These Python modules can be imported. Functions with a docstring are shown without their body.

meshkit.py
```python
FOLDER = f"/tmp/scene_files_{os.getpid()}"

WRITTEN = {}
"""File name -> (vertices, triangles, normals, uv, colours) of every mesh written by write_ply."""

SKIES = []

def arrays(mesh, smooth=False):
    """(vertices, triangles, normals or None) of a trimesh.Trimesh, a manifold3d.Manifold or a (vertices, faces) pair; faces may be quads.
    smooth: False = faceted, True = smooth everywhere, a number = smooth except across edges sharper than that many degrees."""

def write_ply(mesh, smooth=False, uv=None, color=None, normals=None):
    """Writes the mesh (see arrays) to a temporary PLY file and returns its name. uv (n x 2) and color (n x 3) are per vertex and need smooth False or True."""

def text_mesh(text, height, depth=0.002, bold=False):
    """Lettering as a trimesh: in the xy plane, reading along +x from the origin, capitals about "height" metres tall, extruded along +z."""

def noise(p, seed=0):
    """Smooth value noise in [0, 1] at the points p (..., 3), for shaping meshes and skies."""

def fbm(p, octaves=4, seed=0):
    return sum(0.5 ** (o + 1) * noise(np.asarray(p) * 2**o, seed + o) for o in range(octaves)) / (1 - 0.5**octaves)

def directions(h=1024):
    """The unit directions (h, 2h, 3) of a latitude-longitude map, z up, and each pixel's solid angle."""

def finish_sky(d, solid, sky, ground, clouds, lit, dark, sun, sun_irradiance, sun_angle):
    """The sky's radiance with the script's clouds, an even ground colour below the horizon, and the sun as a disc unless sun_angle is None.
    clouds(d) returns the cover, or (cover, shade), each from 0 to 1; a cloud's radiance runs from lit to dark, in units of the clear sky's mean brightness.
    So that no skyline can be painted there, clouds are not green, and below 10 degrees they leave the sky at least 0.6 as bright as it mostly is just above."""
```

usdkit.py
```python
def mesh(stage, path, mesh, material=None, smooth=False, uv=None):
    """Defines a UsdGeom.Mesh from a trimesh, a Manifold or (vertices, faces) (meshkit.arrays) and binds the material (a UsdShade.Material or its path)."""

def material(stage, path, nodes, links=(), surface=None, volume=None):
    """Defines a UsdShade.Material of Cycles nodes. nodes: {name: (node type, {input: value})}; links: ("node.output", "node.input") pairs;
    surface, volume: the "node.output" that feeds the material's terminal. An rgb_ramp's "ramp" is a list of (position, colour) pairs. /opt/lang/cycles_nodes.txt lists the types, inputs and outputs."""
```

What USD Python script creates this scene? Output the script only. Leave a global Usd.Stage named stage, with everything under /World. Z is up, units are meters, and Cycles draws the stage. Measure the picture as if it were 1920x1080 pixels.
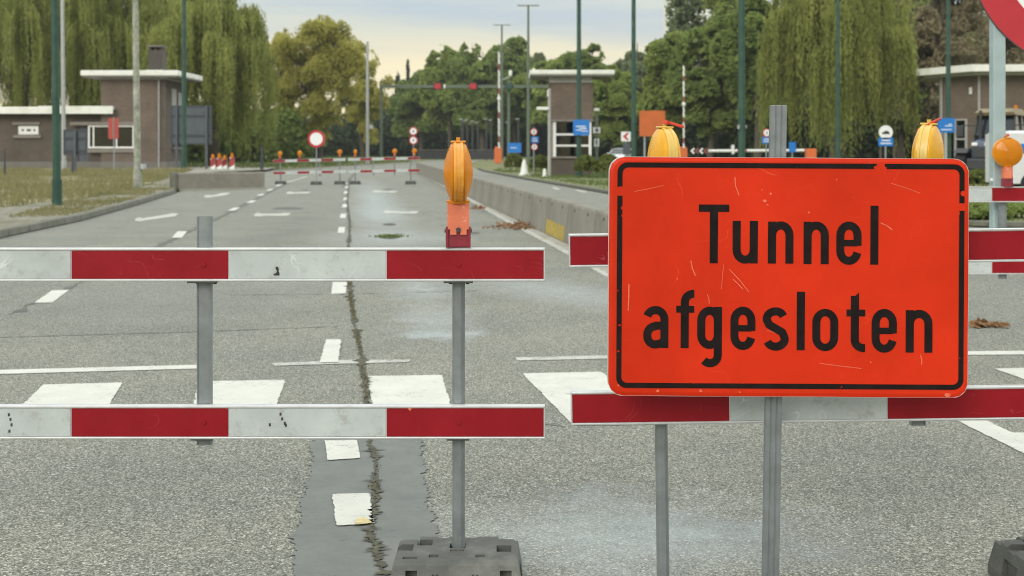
import math, numpy as np, trimesh, usdkit, meshkit
import manifold3d as m3
from shapely.geometry import Polygon, LineString, Point, box as sbox
from shapely import affinity, union_all
from pxr import Usd, UsdGeom, UsdLux, UsdShade, Gf, Sdf

# ------------------------------------------------------------------ camera, sky, sun, exposure
stage = Usd.Stage.CreateInMemory()
UsdGeom.SetStageUpAxis(stage, 'Z')
UsdGeom.SetStageMetersPerUnit(stage, 1.0)
W = UsdGeom.Xform.Define(stage, '/World')
F, H, HY, CX = 2200.0, 1.40, 280.0, 960.0        # focal length in photo pixels, eye height, horizon row, centre column

cam = UsdGeom.Camera.Define(stage, '/World/camera')
cam.CreateHorizontalApertureAttr(36.0)
cam.CreateVerticalApertureAttr(20.25)
cam.CreateFocalLengthAttr(36.0 * F / 1920.0)
cam.CreateVerticalApertureOffsetAttr(-(540.0 - HY) / 1920.0 * 36.0)
cam.CreateFStopAttr(5.2)
cam.CreateFocusDistanceAttr(3.7)
cam.CreateClippingRangeAttr(Gf.Vec2f(0.05, 5000.0))
cam.CreateExposureAttr(0.25)
cam.AddTranslateOp().Set(Gf.Vec3d(0, 0, H))
cam.AddRotateXOp().Set(90.0)

SUN_EL, SUN_AZ = math.radians(30.0), math.radians(208.0)      # azimuth = atan2(x, y): behind the camera, to the left
sky_nodes = {
    'tc': ('texture_coordinate', {}),
    'sep': ('separate_xyz', {}),
    'sky': ('sky_texture', {'sky_type': 'single_scattering', 'sun_disc': False, 'sun_elevation': SUN_EL, 'sun_rotation': SUN_AZ}),
    # overcast: brighter to the zenith
    'elev': ('map_range', {'from_min': 0.0, 'from_max': 1.0, 'to_min': 0.0, 'to_max': 1.0, 'clamp': True}),
    'grade': ('rgb_ramp', {'ramp': [(0.0, (7.6, 6.4, 3.9)), (0.06, (8.2, 7.15, 4.9)), (0.085, (6.5, 6.2, 5.1)), (0.105, (5.1, 5.5, 5.6)), (0.13, (4.9, 5.5, 5.9)), (0.28, (6.6, 7.1, 7.5)), (1.0, (15.5, 16.2, 16.6))]}),
    'map': ('mapping', {'scale': (2.2, 2.2, 26.0), 'location': (3.1, 0.4, 1.7)}),
    'n1': ('noise_texture', {'scale': 1.6, 'detail': 5.0, 'roughness': 0.55, 'distortion': 0.4}),
    'r1': ('rgb_ramp', {'ramp': [(0.38, (0, 0, 0)), (0.62, (1, 1, 1))]}),
    'dark': ('mix_color', {'blend_type': 'multiply', 'fac': 1.0, 'b': (0.92, 0.95, 0.98), 'use_clamp': False}),
    'lit': ('mix_color', {'blend_type': 'multiply', 'fac': 1.0, 'b': (1.16, 1.10, 0.94), 'use_clamp': False}),
    'cl': ('mix_color', {'use_clamp': False}),
    'cover': ('mix_color', {'fac': 0.93, 'use_clamp': False}),
    'bg': ('background_shader', {'strength': 0.1}),
}
sky_links = [('tc.generated', 'sep.vector'), ('sep.z', 'elev.value'), ('elev.result', 'grade.fac'),
             ('tc.generated', 'map.vector'), ('map.vector', 'n1.vector'), ('n1.fac', 'r1.fac'),
             ('grade.color', 'dark.a'), ('grade.color', 'lit.a'), ('r1.color', 'cl.fac'), ('dark.result', 'cl.a'), ('lit.result', 'cl.b'),
             ('sky.color', 'cover.a'), ('cl.result', 'cover.b'), ('cover.result', 'bg.color')]
skymat = usdkit.material(stage, '/World/Looks/sky', sky_nodes, sky_links, surface='bg.background')
dome = UsdLux.DomeLight.Define(stage, '/World/sky')
UsdShade.MaterialBindingAPI.Apply(dome.GetPrim()).Bind(skymat)
dome.GetPrim().SetCustomDataByKey('kind', 'structure')
sun = UsdLux.DistantLight.Define(stage, '/World/sun')
sun.CreateIntensityAttr(0.40)
sun.CreateAngleAttr(30.0)
sun.CreateNormalizeAttr(True)
sun.CreateColorAttr(Gf.Vec3f(1.0, 0.95, 0.87))
sun.AddRotateZOp().Set(-math.degrees(SUN_AZ))
sun.AddRotateXOp().Set(-(90.0 - math.degrees(SUN_EL)))

# ------------------------------------------------------------------ helpers
def P(px, py, d):
    return np.array([(px - CX) / F * d, d, H - (py - HY) / F * d])

def G(px, py, z=0.0):
    d = F * (H - z) / (py - HY)
    return np.array([(px - CX) / F * d, d, z])

used = {}
def numbered(parent, name):
    k = (parent, name)
    used[k] = used.get(k, -1) + 1
    return name if used[k] == 0 else f'{name}_{used[k]:03d}'

def tag(prim, label=None, cat=None, group=None, kind=None):
    for k, v in (('label', label), ('category', cat), ('group', group), ('kind', kind)):
        if v:
            prim.SetCustomDataByKey(k, v)
    return prim

def thing(name, label=None, cat=None, loc=(0, 0, 0), rz=0.0, group=None, kind=None, ry=0.0):
    x = UsdGeom.Xform.Define(stage, '/World/' + numbered('/World', name))
    x.AddTranslateOp().Set(Gf.Vec3d(*map(float, loc)))
    x.AddRotateZOp().Set(float(rz))
    x.AddRotateYOp().Set(float(ry))
    return tag(x.GetPrim(), label, cat, group, kind)

def part(name, mesh, mat, parent, smooth=False, label=None, kind=None):
    pp = str(parent.GetPath())
    if isinstance(mesh, list):
        mesh = trimesh.util.concatenate(mesh)
    m = usdkit.mesh(stage, pp + '/' + numbered(pp, name), mesh, M[mat], smooth=smooth)
    return tag(m.GetPrim(), label, None, None, kind)

def one(name, mesh, mat, label=None, cat=None, group=None, kind=None, smooth=False):
    if isinstance(mesh, list):
        mesh = trimesh.util.concatenate(mesh)
    m = usdkit.mesh(stage, '/World/' + numbered('/World', name), mesh, M[mat], smooth=smooth)
    return tag(m.GetPrim(), label, cat, group, kind)

def dup(root, label, loc, rz=0.0, group=None, scale=None, ry=0.0):
    was = root.GetCustomData()
    base = root.GetName()
    if base[-4:-3] == '_' and base[-3:].isdigit():
        base = base[:-4]
    x = UsdGeom.Xform.Define(stage, '/World/' + numbered('/World', base))
    p = x.GetPrim()
    p.GetReferences().AddInternalReference(root.GetPath())
    p.SetInstanceable(True)
    x.ClearXformOpOrder()
    x.AddTranslateOp().Set(Gf.Vec3d(*map(float, loc)))
    x.AddRotateZOp().Set(float(rz))
    x.AddRotateYOp().Set(float(ry))
    if scale is not None:
        x.AddScaleOp().Set(Gf.Vec3f(*map(float, scale)))
    return tag(p, label, was.get('category'), group or was.get('group'), was.get('kind'))

def B(size, c=(0, 0, 0)):
    b = trimesh.creation.box(size)
    b.apply_translation(c)
    return b

def BB(x0, x1, y0, y1, z0, z1):
    return B((x1 - x0, y1 - y0, z1 - z0), ((x0 + x1) / 2, (y0 + y1) / 2, (z0 + z1) / 2))

def CB(x0, x1, y0, y1, z0, z1, c=0.004):
    """chamfered box"""
    h = np.array([(x1 - x0) / 2, (y1 - y0) / 2, (z1 - z0) / 2])
    c = min(c, h.min() * 0.9)
    pts = []
    for s in np.ndindex(2, 2, 2):
        s = np.array(s) * 2 - 1
        for k in range(3):
            v = h - c
            v[k] = h[k]
            pts.append(s * v)
    m = trimesh.convex.convex_hull(np.array(pts))
    m.apply_translation([(x0 + x1) / 2, (y0 + y1) / 2, (z0 + z1) / 2])
    return m

def tube(p0, p1, r0, r1=None, n=12, caps=True):
    p0, p1 = np.asarray(p0, float), np.asarray(p1, float)
    r1 = r0 if r1 is None else r1
    a = p1 - p0
    a /= np.linalg.norm(a)
    u = np.cross(a, [0, 0, 1.0] if abs(a[2]) < 0.9 else [1.0, 0, 0])
    u /= np.linalg.norm(u)
    w = np.cross(a, u)
    t = np.linspace(0, 2 * np.pi, n, endpoint=False)
    ring = np.cos(t)[:, None] * u + np.sin(t)[:, None] * w
    v = np.vstack([p0 + ring * r0, p1 + ring * r1, [p0], [p1]])
    i = np.arange(n)
    j = (i + 1) % n
    f = np.vstack([np.c_[i, j, j + n], np.c_[i, j + n, i + n]])
    if caps:
        f = np.vstack([f, np.c_[j, i, np.full(n, 2 * n)], np.c_[i + n, j + n, np.full(n, 2 * n + 1)]])
    m = trimesh.Trimesh(v, f, process=False)
    return m

def polytube(pts, rad, n=8):
    return [tube(pts[k], pts[k + 1], rad[k], rad[k + 1], n, caps=(k in (0, len(pts) - 2))) for k in range(len(pts) - 1)]

def lathe(prof, n=32, axis='z'):
    m = trimesh.creation.revolve(np.array(prof), sections=n)
    if axis == 'x':
        m.apply_transform(trimesh.transformations.rotation_matrix(np.pi / 2, [0, 1, 0]))
    if axis == 'y':
        m.apply_transform(trimesh.transformations.rotation_matrix(-np.pi / 2, [1, 0, 0]))
    return m

def ext(poly, depth):
    geoms = getattr(poly, 'geoms', [poly])
    return trimesh.util.concatenate([trimesh.creation.extrude_polygon(g, depth, engine='earcut') for g in geoms if g.area > 1e-9])

def plate(poly, y0, thick):
    """shapely polygon in (x, z) -> plate whose front face lies at y = y0 and whose back lies thick behind it"""
    m = ext(poly, thick)                       # x, z -> xy ; thickness along +z
    v = m.vertices.copy()
    m2 = trimesh.Trimesh(np.c_[v[:, 0], y0 + v[:, 2], v[:, 1]], m.faces[:, ::-1], process=False)
    return m2

def flat(poly, z):
    vs, fs, n = [], [], 0
    for g in getattr(poly, 'geoms', [poly]):
        if g.geom_type != 'Polygon' or g.area < 1e-8:
            continue
        v, f = trimesh.creation.triangulate_polygon(g, engine='earcut')
        v3 = np.c_[v, np.full(len(v), z)]
        t = v3[f]
        cr = np.cross(t[:, 1] - t[:, 0], t[:, 2] - t[:, 0])[:, 2]
        f = f.copy()
        f[cr < 0] = f[cr < 0][:, ::-1]
        vs.append(v3); fs.append(f + n); n += len(v3)
    return trimesh.Trimesh(np.vstack(vs), np.vstack(fs), process=False)

def rrect(x0, x1, y0, y1, r):
    return sbox(x0 + r, y0 + r, x1 - r, y1 - r).buffer(r, quad_segs=8)

def xf(m, loc=(0, 0, 0), rz=0.0, rx=0.0, ry=0.0):
    m = m.copy()
    T = trimesh.transformations
    for a, ax in ((rx, [1, 0, 0]), (ry, [0, 1, 0]), (rz, [0, 0, 1])):
        if a:
            m.apply_transform(T.rotation_matrix(math.radians(a), ax))
    m.apply_translation(loc)
    return m

# ------------------------------------------------------------------ materials
M = {}
def mat(name, nodes, links, surface='p.BSDF', volume=None):
    M[name] = usdkit.material(stage, '/World/Looks/' + name, nodes, links, surface=surface, volume=volume)

def plain(name, col, rough=0.6, metallic=0.0, var=0.12, scale=6.0, bump=0.0, bscale=40.0, spec=0.5, stretch=(1, 1, 1), dirt=None):
    """colour varied by two octaves of noise, optional bump and dirt colour in blotches"""
    c = np.array(col, float)
    n = {'tc': ('texture_coordinate', {}), 'mp': ('mapping', {'scale': stretch}), 'n': ('noise_texture', {'scale': scale, 'detail': 4.0, 'roughness': 0.6}),
         'r': ('rgb_ramp', {'ramp': [(0.3, c * (1 - var)), (0.7, np.minimum(c * (1 + var), 1))]}),
         'p': ('principled_bsdf', {'roughness': rough, 'metallic': metallic, 'specular_ior_level': spec})}
    l = [('tc.object', 'mp.vector'), ('mp.vector', 'n.vector'), ('n.fac', 'r.fac')]
    last = 'r.color'
    if dirt is not None:
        n['n2'] = ('noise_texture', {'scale': scale * 0.45, 'detail': 6.0, 'roughness': 0.7})
        n['r2'] = ('rgb_ramp', {'ramp': [(0.48, (0, 0, 0)), (0.66, (0.85, 0.85, 0.85))]})
        n['mx'] = ('mix_color', {'b': dirt})
        l += [('mp.vector', 'n2.vector'), ('n2.fac', 'r2.fac'), ('r2.color', 'mx.fac'), (last, 'mx.a')]
        last = 'mx.result'
    l.append((last, 'p.base_color'))
    if bump:
        n['nb'] = ('noise_texture', {'scale': bscale, 'detail': 3.0})
        n['b'] = ('bump', {'strength': 0.6, 'distance': bump})
        l += [('tc.object', 'nb.vector'), ('nb.fac', 'b.height'), ('b.normal', 'p.normal')]
    mat(name, n, l)

def scratched(name, col, line, rough=0.45, amount=0.006, scale=5.0, dirt=(0.3, 0.29, 0.27), dirt_amt=0.25, seed=0.0, grime=0.62, spec=0.2):
    """painted or foil-covered sheet with hairline scratches (contours of noise) and worn blotches"""
    n = {'tc': ('texture_coordinate', {}), 'mp': ('mapping', {'location': (seed, seed * 0.7, seed * 1.3)}),
         'na': ('noise_texture', {'scale': scale, 'detail': 1.0, 'distortion': 1.2}),
         'sub': ('math', {'math_type': 'subtract', 'value2': 0.5}), 'ab': ('math', {'math_type': 'absolute'}),
         'lt': ('math', {'math_type': 'less_than', 'value2': amount}),
         'ng': ('noise_texture', {'scale': scale * 1.7, 'detail': 3.0}), 'rg': ('rgb_ramp', {'ramp': [(0.53, (0, 0, 0)), (0.62, (1, 1, 1))]}),
         'mu': ('math', {'math_type': 'multiply'}), 'mu2': ('math', {'math_type': 'multiply', 'value2': 0.38}),
         'nv': ('noise_texture', {'scale': scale * 0.5, 'detail': 5.0, 'roughness': 0.65}),
         'rv': ('rgb_ramp', {'ramp': [(0.3, np.array(col) * 0.80), (0.7, np.minimum(np.array(col) * 1.10, 1))]}),
         'nd': ('noise_texture', {'scale': scale * 2.6, 'detail': 8.0, 'roughness': 0.75}),
         'rd': ('rgb_ramp', {'ramp': [(grime, (0, 0, 0)), (grime + 0.1, (dirt_amt,) * 3)]}),
         'm1': ('mix_color', {'b': dirt}), 'm2': ('mix_color', {'b': line}),
         'rr': ('map_range', {'from_min': 0.3, 'from_max': 0.7, 'to_min': rough * 0.8, 'to_max': rough * 1.3}),
         'p': ('principled_bsdf', {'specular_ior_level': spec})}
    l = [('tc.object', 'mp.vector')] + [('mp.vector', k + '.vector') for k in ('na', 'ng', 'nv', 'nd')]
    l += [('na.fac', 'sub.value1'), ('sub.value', 'ab.value1'), ('ab.value', 'lt.value1'), ('lt.value', 'mu.value1'), ('ng.fac', 'rg.fac'), ('rg.color', 'mu.value2'),
          ('mu.value', 'mu2.value1'), ('nv.fac', 'rv.fac'), ('nd.fac', 'rd.fac'), ('rd.color', 'm1.fac'), ('rv.color', 'm1.a'), ('m1.result', 'm2.a'), ('mu2.value', 'm2.fac'),
          ('m2.result', 'p.base_color'), ('nv.fac', 'rr.value'), ('rr.result', 'p.roughness')]
    mat(name, n, l)

scratched('foil_red', (0.245, 0.006, 0.012), (0.46, 0.12, 0.11), amount=0.003, scale=7.0, dirt=(0.15, 0.035, 0.033), dirt_amt=0.6, rough=0.42)
scratched('foil_white', (0.46, 0.50, 0.49), (0.72, 0.74, 0.73), amount=0.004, scale=6.0, dirt=(0.33, 0.335, 0.32), dirt_amt=0.8, rough=0.4, grime=0.53)
scratched('sign_orange', (0.58, 0.026, 0.004), (0.72, 0.11, 0.05), amount=0.0016, scale=4.5, dirt=(0.62, 0.055, 0.02), dirt_amt=0.35, rough=0.38, seed=3.3, grime=0.6)
plain('sign_black', (0.012, 0.0085, 0.008), rough=0.7, var=0.3, scale=20, spec=0.1)
plain('aluminium', (0.62, 0.63, 0.63), rough=0.42, metallic=0.75, var=0.1, scale=14, stretch=(1, 1, 1))
plain('galvanised', (0.30, 0.33, 0.34), rough=0.5, metallic=0.55, var=0.16, scale=22, dirt=(0.22, 0.24, 0.245))
plain('post_grey', (0.20, 0.22, 0.225), rough=0.45, metallic=0.4, var=0.15, scale=15)
plain('steel_dark', (0.06, 0.06, 0.058), rough=0.55, metallic=0.4)
plain('dark_red_plastic', (0.20, 0.012, 0.024), rough=0.5, var=0.2, scale=20)
scratched('lamp_box', (0.66, 0.185, 0.10), (0.75, 0.55, 0.5), amount=0.01, scale=22.0, dirt=(0.78, 0.62, 0.58), dirt_amt=0.9, rough=0.6, grime=0.60)
plain('strap_red', (0.55, 0.05, 0.02), rough=0.45)
plain('rubber_grey', (0.088, 0.092, 0.084), rough=0.8, var=0.2, scale=9, bump=0.004, bscale=60, dirt=(0.175, 0.175, 0.152))
plain('rubber_dark', (0.062, 0.064, 0.058), rough=0.75, var=0.25, scale=9, bump=0.004, bscale=60)
plain('recess', (0.035, 0.037, 0.03), rough=0.9)
plain('paint_grime', (0.50, 0.42, 0.22), rough=0.8, var=0.3, scale=40)
def worn_paint(name, col, under, thr, sc=38.0):
    c = np.array(col)
    mat(name, {'g': ('geometry', {}), 'n': ('noise_texture', {'scale': 5.0, 'detail': 4.0, 'roughness': 0.6}), 'r': ('rgb_ramp', {'ramp': [(0.3, c * .90), (0.7, c * 1.05)]}),
               'mp': ('mapping', {'scale': (0.6, 1.6, 1.0)}), 'nh': ('noise_texture', {'scale': sc, 'detail': 6.0, 'roughness': 0.7}), 'nl': ('noise_texture', {'scale': 3.2, 'detail': 2.0}), 'ad': ('math', {'math_type': 'multiply_add', 'value2': 0.35}),
               'rh': ('rgb_ramp', {'ramp': [(thr, (0, 0, 0)), (thr + .05, (.9, .9, .9))]}), 'm': ('mix_color', {'b': under}), 'b': ('bump', {'strength': 0.5, 'distance': 0.003, 'invert': True}), 'p': ('principled_bsdf', {'roughness': 0.75})},
        [('g.position', 'n.vector'), ('n.fac', 'r.fac'), ('g.position', 'mp.vector'), ('mp.vector', 'nh.vector'), ('g.position', 'nl.vector'), ('nl.fac', 'ad.value1'), ('nh.fac', 'ad.value3'), ('ad.value', 'rh.fac'), ('r.color', 'm.a'), ('rh.color', 'm.fac'), ('m.result', 'p.base_color'), ('rh.color', 'b.height'), ('b.normal', 'p.normal')])
worn_paint('paint_white', (0.545, 0.55, 0.50), (0.24, 0.235, 0.21), 0.79)
worn_paint('paint_worn', (0.47, 0.475, 0.43), (0.24, 0.235, 0.21), 0.71)
plain('concrete', (0.215, 0.205, 0.17), rough=0.85, var=0.14, scale=2.2, bump=0.006, bscale=30, dirt=(0.15, 0.145, 0.12))
plain('concrete_light', (0.34, 0.33, 0.28), rough=0.85, var=0.12, scale=3, bump=0.006, bscale=30, dirt=(0.26, 0.25, 0.20))
plain('yellow_paint', (0.36, 0.265, 0.045), rough=0.75, var=0.2, scale=10, dirt=(0.26, 0.21, 0.07))
plain('kerb_stone', (0.14, 0.138, 0.115), rough=0.9, var=0.2, scale=3, bump=0.008, bscale=18, dirt=(0.11, 0.115, 0.075))
plain('pole_green', (0.026, 0.066, 0.048), rough=0.5, var=0.22, scale=3, dirt=(0.055, 0.10, 0.072), spec=0.3)
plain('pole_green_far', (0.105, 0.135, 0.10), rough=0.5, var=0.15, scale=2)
plain('pole_grey', (0.36, 0.38, 0.37), rough=0.5, metallic=0.3, var=0.1)
plain('pole_teal', (0.34, 0.43, 0.44), rough=0.4, metallic=0.2, var=0.1, scale=4, dirt=(0.28, 0.35, 0.35))
plain('pole_mottled', (0.30, 0.31, 0.26), rough=0.9, var=0.35, scale=5, dirt=(0.11, 0.145, 0.08))
plain('fascia_white', (0.70, 0.71, 0.66), rough=0.6, var=0.06, scale=1.5, dirt=(0.56, 0.57, 0.50))
plain('plinth', (0.155, 0.145, 0.13), rough=0.9, var=0.12, scale=1.4)
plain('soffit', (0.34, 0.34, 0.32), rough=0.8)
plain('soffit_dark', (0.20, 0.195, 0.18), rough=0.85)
plain('frame_white', (0.72, 0.72, 0.70), rough=0.45, var=0.05)
plain('lintel', (0.20, 0.18, 0.155), rough=0.85, var=0.12)
plain('board_back', (0.072, 0.085, 0.098), rough=0.55, metallic=0.3, var=0.15, scale=2)
plain('board_rib', (0.035, 0.042, 0.05), rough=0.6)
plain('sign_red', (0.42, 0.020, 0.030), rough=0.4, var=0.08)
plain('sign_red_dull', (0.36, 0.045, 0.035), rough=0.5, var=0.1)
plain('sign_white', (0.72, 0.73, 0.73), rough=0.4, var=0.05)
plain('sign_blue', (0.012, 0.16, 0.50), rough=0.4, var=0.08)
plain('sign_rust', (0.46, 0.105, 0.02), rough=0.5, var=0.1, scale=3)
plain('machine_orange', (0.58, 0.13, 0.03), rough=0.5, var=0.1)
plain('boom_red', (0.24, 0.07, 0.06), rough=0.5)
plain('boom_white', (0.68, 0.68, 0.66), rough=0.5)
plain('signal_black', (0.012, 0.02, 0.016), rough=0.5)
plain('car_paint', (0.60, 0.61, 0.62), rough=0.25, var=0.03)
plain('car_glass', (0.02, 0.024, 0.028), rough=0.08, spec=0.6, var=0.02)
plain('tyre', (0.018, 0.018, 0.018), rough=0.85, var=0.2, scale=12)
plain('tractor_blue', (0.025, 0.04, 0.075), rough=0.3, var=0.08)
plain('tractor_dark', (0.03, 0.033, 0.035), rough=0.6)
plain('cab_roof', (0.20, 0.16, 0.085), rough=0.6, var=0.2, scale=3)
plain('rim_grey', (0.42, 0.42, 0.40), rough=0.5, metallic=0.4)
plain('wall_dark', (0.055, 0.055, 0.056), rough=0.9, var=0.2, scale=0.6)
plain('bark', (0.075, 0.062, 0.045), rough=0.95, var=0.3, scale=4, bump=0.03, bscale=9)
plain('twig', (0.06, 0.055, 0.035), rough=0.9, var=0.2)
plain('dry_leaf', (0.24, 0.12, 0.05), rough=0.8, var=0.4, scale=30)
plain('moss', (0.12, 0.112, 0.06), rough=0.95, var=0.5, scale=35)
plain('crack_dark', (0.078, 0.075, 0.052), rough=0.95, var=0.4, scale=25)
plain('tar', (0.10, 0.10, 0.09), rough=0.8, var=0.25, scale=6)
plain('manhole_iron', (0.06, 0.062, 0.05), rough=0.7, var=0.3, scale=9)
plain('dry_bank', (0.30, 0.25, 0.14), rough=0.95, var=0.25, scale=0.5, dirt=(0.16, 0.17, 0.08))

# amber lens plastic: light goes in and comes out again
mat('amber', {'tc': ('texture_coordinate', {}), 'n': ('noise_texture', {'scale': 16.0, 'detail': 3.0}), 'r': ('rgb_ramp', {'ramp': [(0.3, (0.44, 0.135, 0.002)), (0.7, (0.56, 0.20, 0.004))]}),
              'p': ('principled_bsdf', {'roughness': 0.22, 'specular_ior_level': 0.35, 'coat_weight': 0.15, 'coat_roughness': 0.08}), 't': ('diffuse_bsdf', {'color': (0.5, 0.16, 0.003)}),
              'm': ('mix_closure', {'fac': 0.3})},
    [('tc.object', 'n.vector'), ('n.fac', 'r.fac'), ('r.color', 'p.base_color'), ('p.BSDF', 'm.closure1'), ('t.BSDF', 'm.closure2')], surface='m.closure')
mat('amber_band', {'tc': ('texture_coordinate', {}), 'n': ('noise_texture', {'scale': 30.0, 'detail': 4.0}), 'r': ('rgb_ramp', {'ramp': [(0.35, (0.56, 0.21, 0.012)), (0.7, (0.66, 0.34, 0.06))]}),
                   'p': ('principled_bsdf', {'roughness': 0.3})}, [('tc.object', 'n.vector'), ('n.fac', 'r.fac'), ('r.color', 'p.base_color')])
mat('amber_yellow', {'tc': ('texture_coordinate', {}), 'n': ('noise_texture', {'scale': 16.0, 'detail': 3.0}), 'r': ('rgb_ramp', {'ramp': [(0.3, (0.60, 0.27, 0.004)), (0.7, (0.70, 0.37, 0.010))]}),
              'p': ('principled_bsdf', {'roughness': 0.25, 'specular_ior_level': 0.4, 'coat_weight': 0.15, 'coat_roughness': 0.1})}, [('tc.object', 'n.vector'), ('n.fac', 'r.fac'), ('r.color', 'p.base_color')])
mat('amber_yellow_band', {'tc': ('texture_coordinate', {}), 'n': ('noise_texture', {'scale': 30.0, 'detail': 4.0}), 'r': ('rgb_ramp', {'ramp': [(0.35, (0.55, 0.34, 0.05)), (0.7, (0.60, 0.45, 0.14))]}),
                   'p': ('principled_bsdf', {'roughness': 0.35})}, [('tc.object', 'n.vector'), ('n.fac', 'r.fac'), ('r.color', 'p.base_color')])
mat('pane', {'p': ('glossy_bsdf', {'color': (0.9, 0.93, 0.95), 'roughness': 0.03}), 't': ('transparent_bsdf', {'color': (0.42, 0.48, 0.50)}), 'f': ('fresnel', {'IOR': 1.5}), 'm': ('mix_closure', {})},
    [('f.fac', 'm.fac'), ('t.BSDF', 'm.closure1'), ('p.BSDF', 'm.closure2')], surface='m.closure')
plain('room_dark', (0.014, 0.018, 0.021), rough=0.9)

def brick(name, c1, c2, mortar):
    mat(name, {'g': ('texture_coordinate', {}), 'mp': ('mapping', {'rotation': (math.radians(90), 0, 0)}), 'b': ('brick_texture', {'color1': c1, 'color2': c2, 'mortar': mortar, 'scale': 1.0, 'brick_width': 0.21, 'row_height': 0.063, 'mortar_size': 0.008}),
               'n': ('noise_texture', {'scale': 0.8, 'detail': 4.0}), 'r': ('rgb_ramp', {'ramp': [(0.3, (0.8, 0.8, 0.8)), (0.7, (1.15, 1.12, 1.1))]}),
               'm': ('mix_color', {'blend_type': 'multiply', 'fac': 1.0}), 'p': ('principled_bsdf', {'roughness': 0.9})},
        [('g.object', 'mp.vector'), ('mp.vector', 'b.vector'), ('g.object', 'n.vector'), ('n.fac', 'r.fac'), ('b.color', 'm.a'), ('r.color', 'm.b'), ('m.result', 'p.base_color')])
brick('brick_brown', (0.098, 0.072, 0.053), (0.140, 0.10, 0.074), (0.165, 0.145, 0.12))
brick('brick_dark', (0.075, 0.058, 0.045), (0.10, 0.078, 0.06), (0.11, 0.10, 0.085))

brick('brick_sooty', (0.052, 0.044, 0.037), (0.07, 0.058, 0.048), (0.08, 0.072, 0.062))
# asphalt with exposed aggregate; pale dried stains of their own shape where spilled lime has run
def stain_nodes(spots):
    n, l, last = {}, [], None
    for k, (c, rx, ry, rot, amt) in enumerate(spots):
        a = math.radians(rot)
        # rotate by -rot then scale: mapping 'texture' type applies the inverse of (scale, rotate, translate)
        n[f's{k}'] = ('mapping', {'mapping_type': 'texture', 'location': (c[0], c[1], 0), 'rotation': (0, 0, a), 'scale': (rx, ry, 1)})
        n[f'g{k}'] = ('gradient_texture', {'gradient_type': 'spherical'})
        n[f'a{k}'] = ('math', {'math_type': 'multiply', 'value2': amt})
        l += [('warp.result', f's{k}.vector'), (f's{k}.vector', f'g{k}.vector'), (f'g{k}.fac', f'a{k}.value1')]
        if last:
            n[f'x{k}'] = ('math', {'math_type': 'add', 'use_clamp': True})
            l += [(last, f'x{k}.value1'), (f'a{k}.value', f'x{k}.value2')]
            last = f'x{k}.value'
        else:
            last = f'a{k}.value'
    return n, l, last

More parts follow.
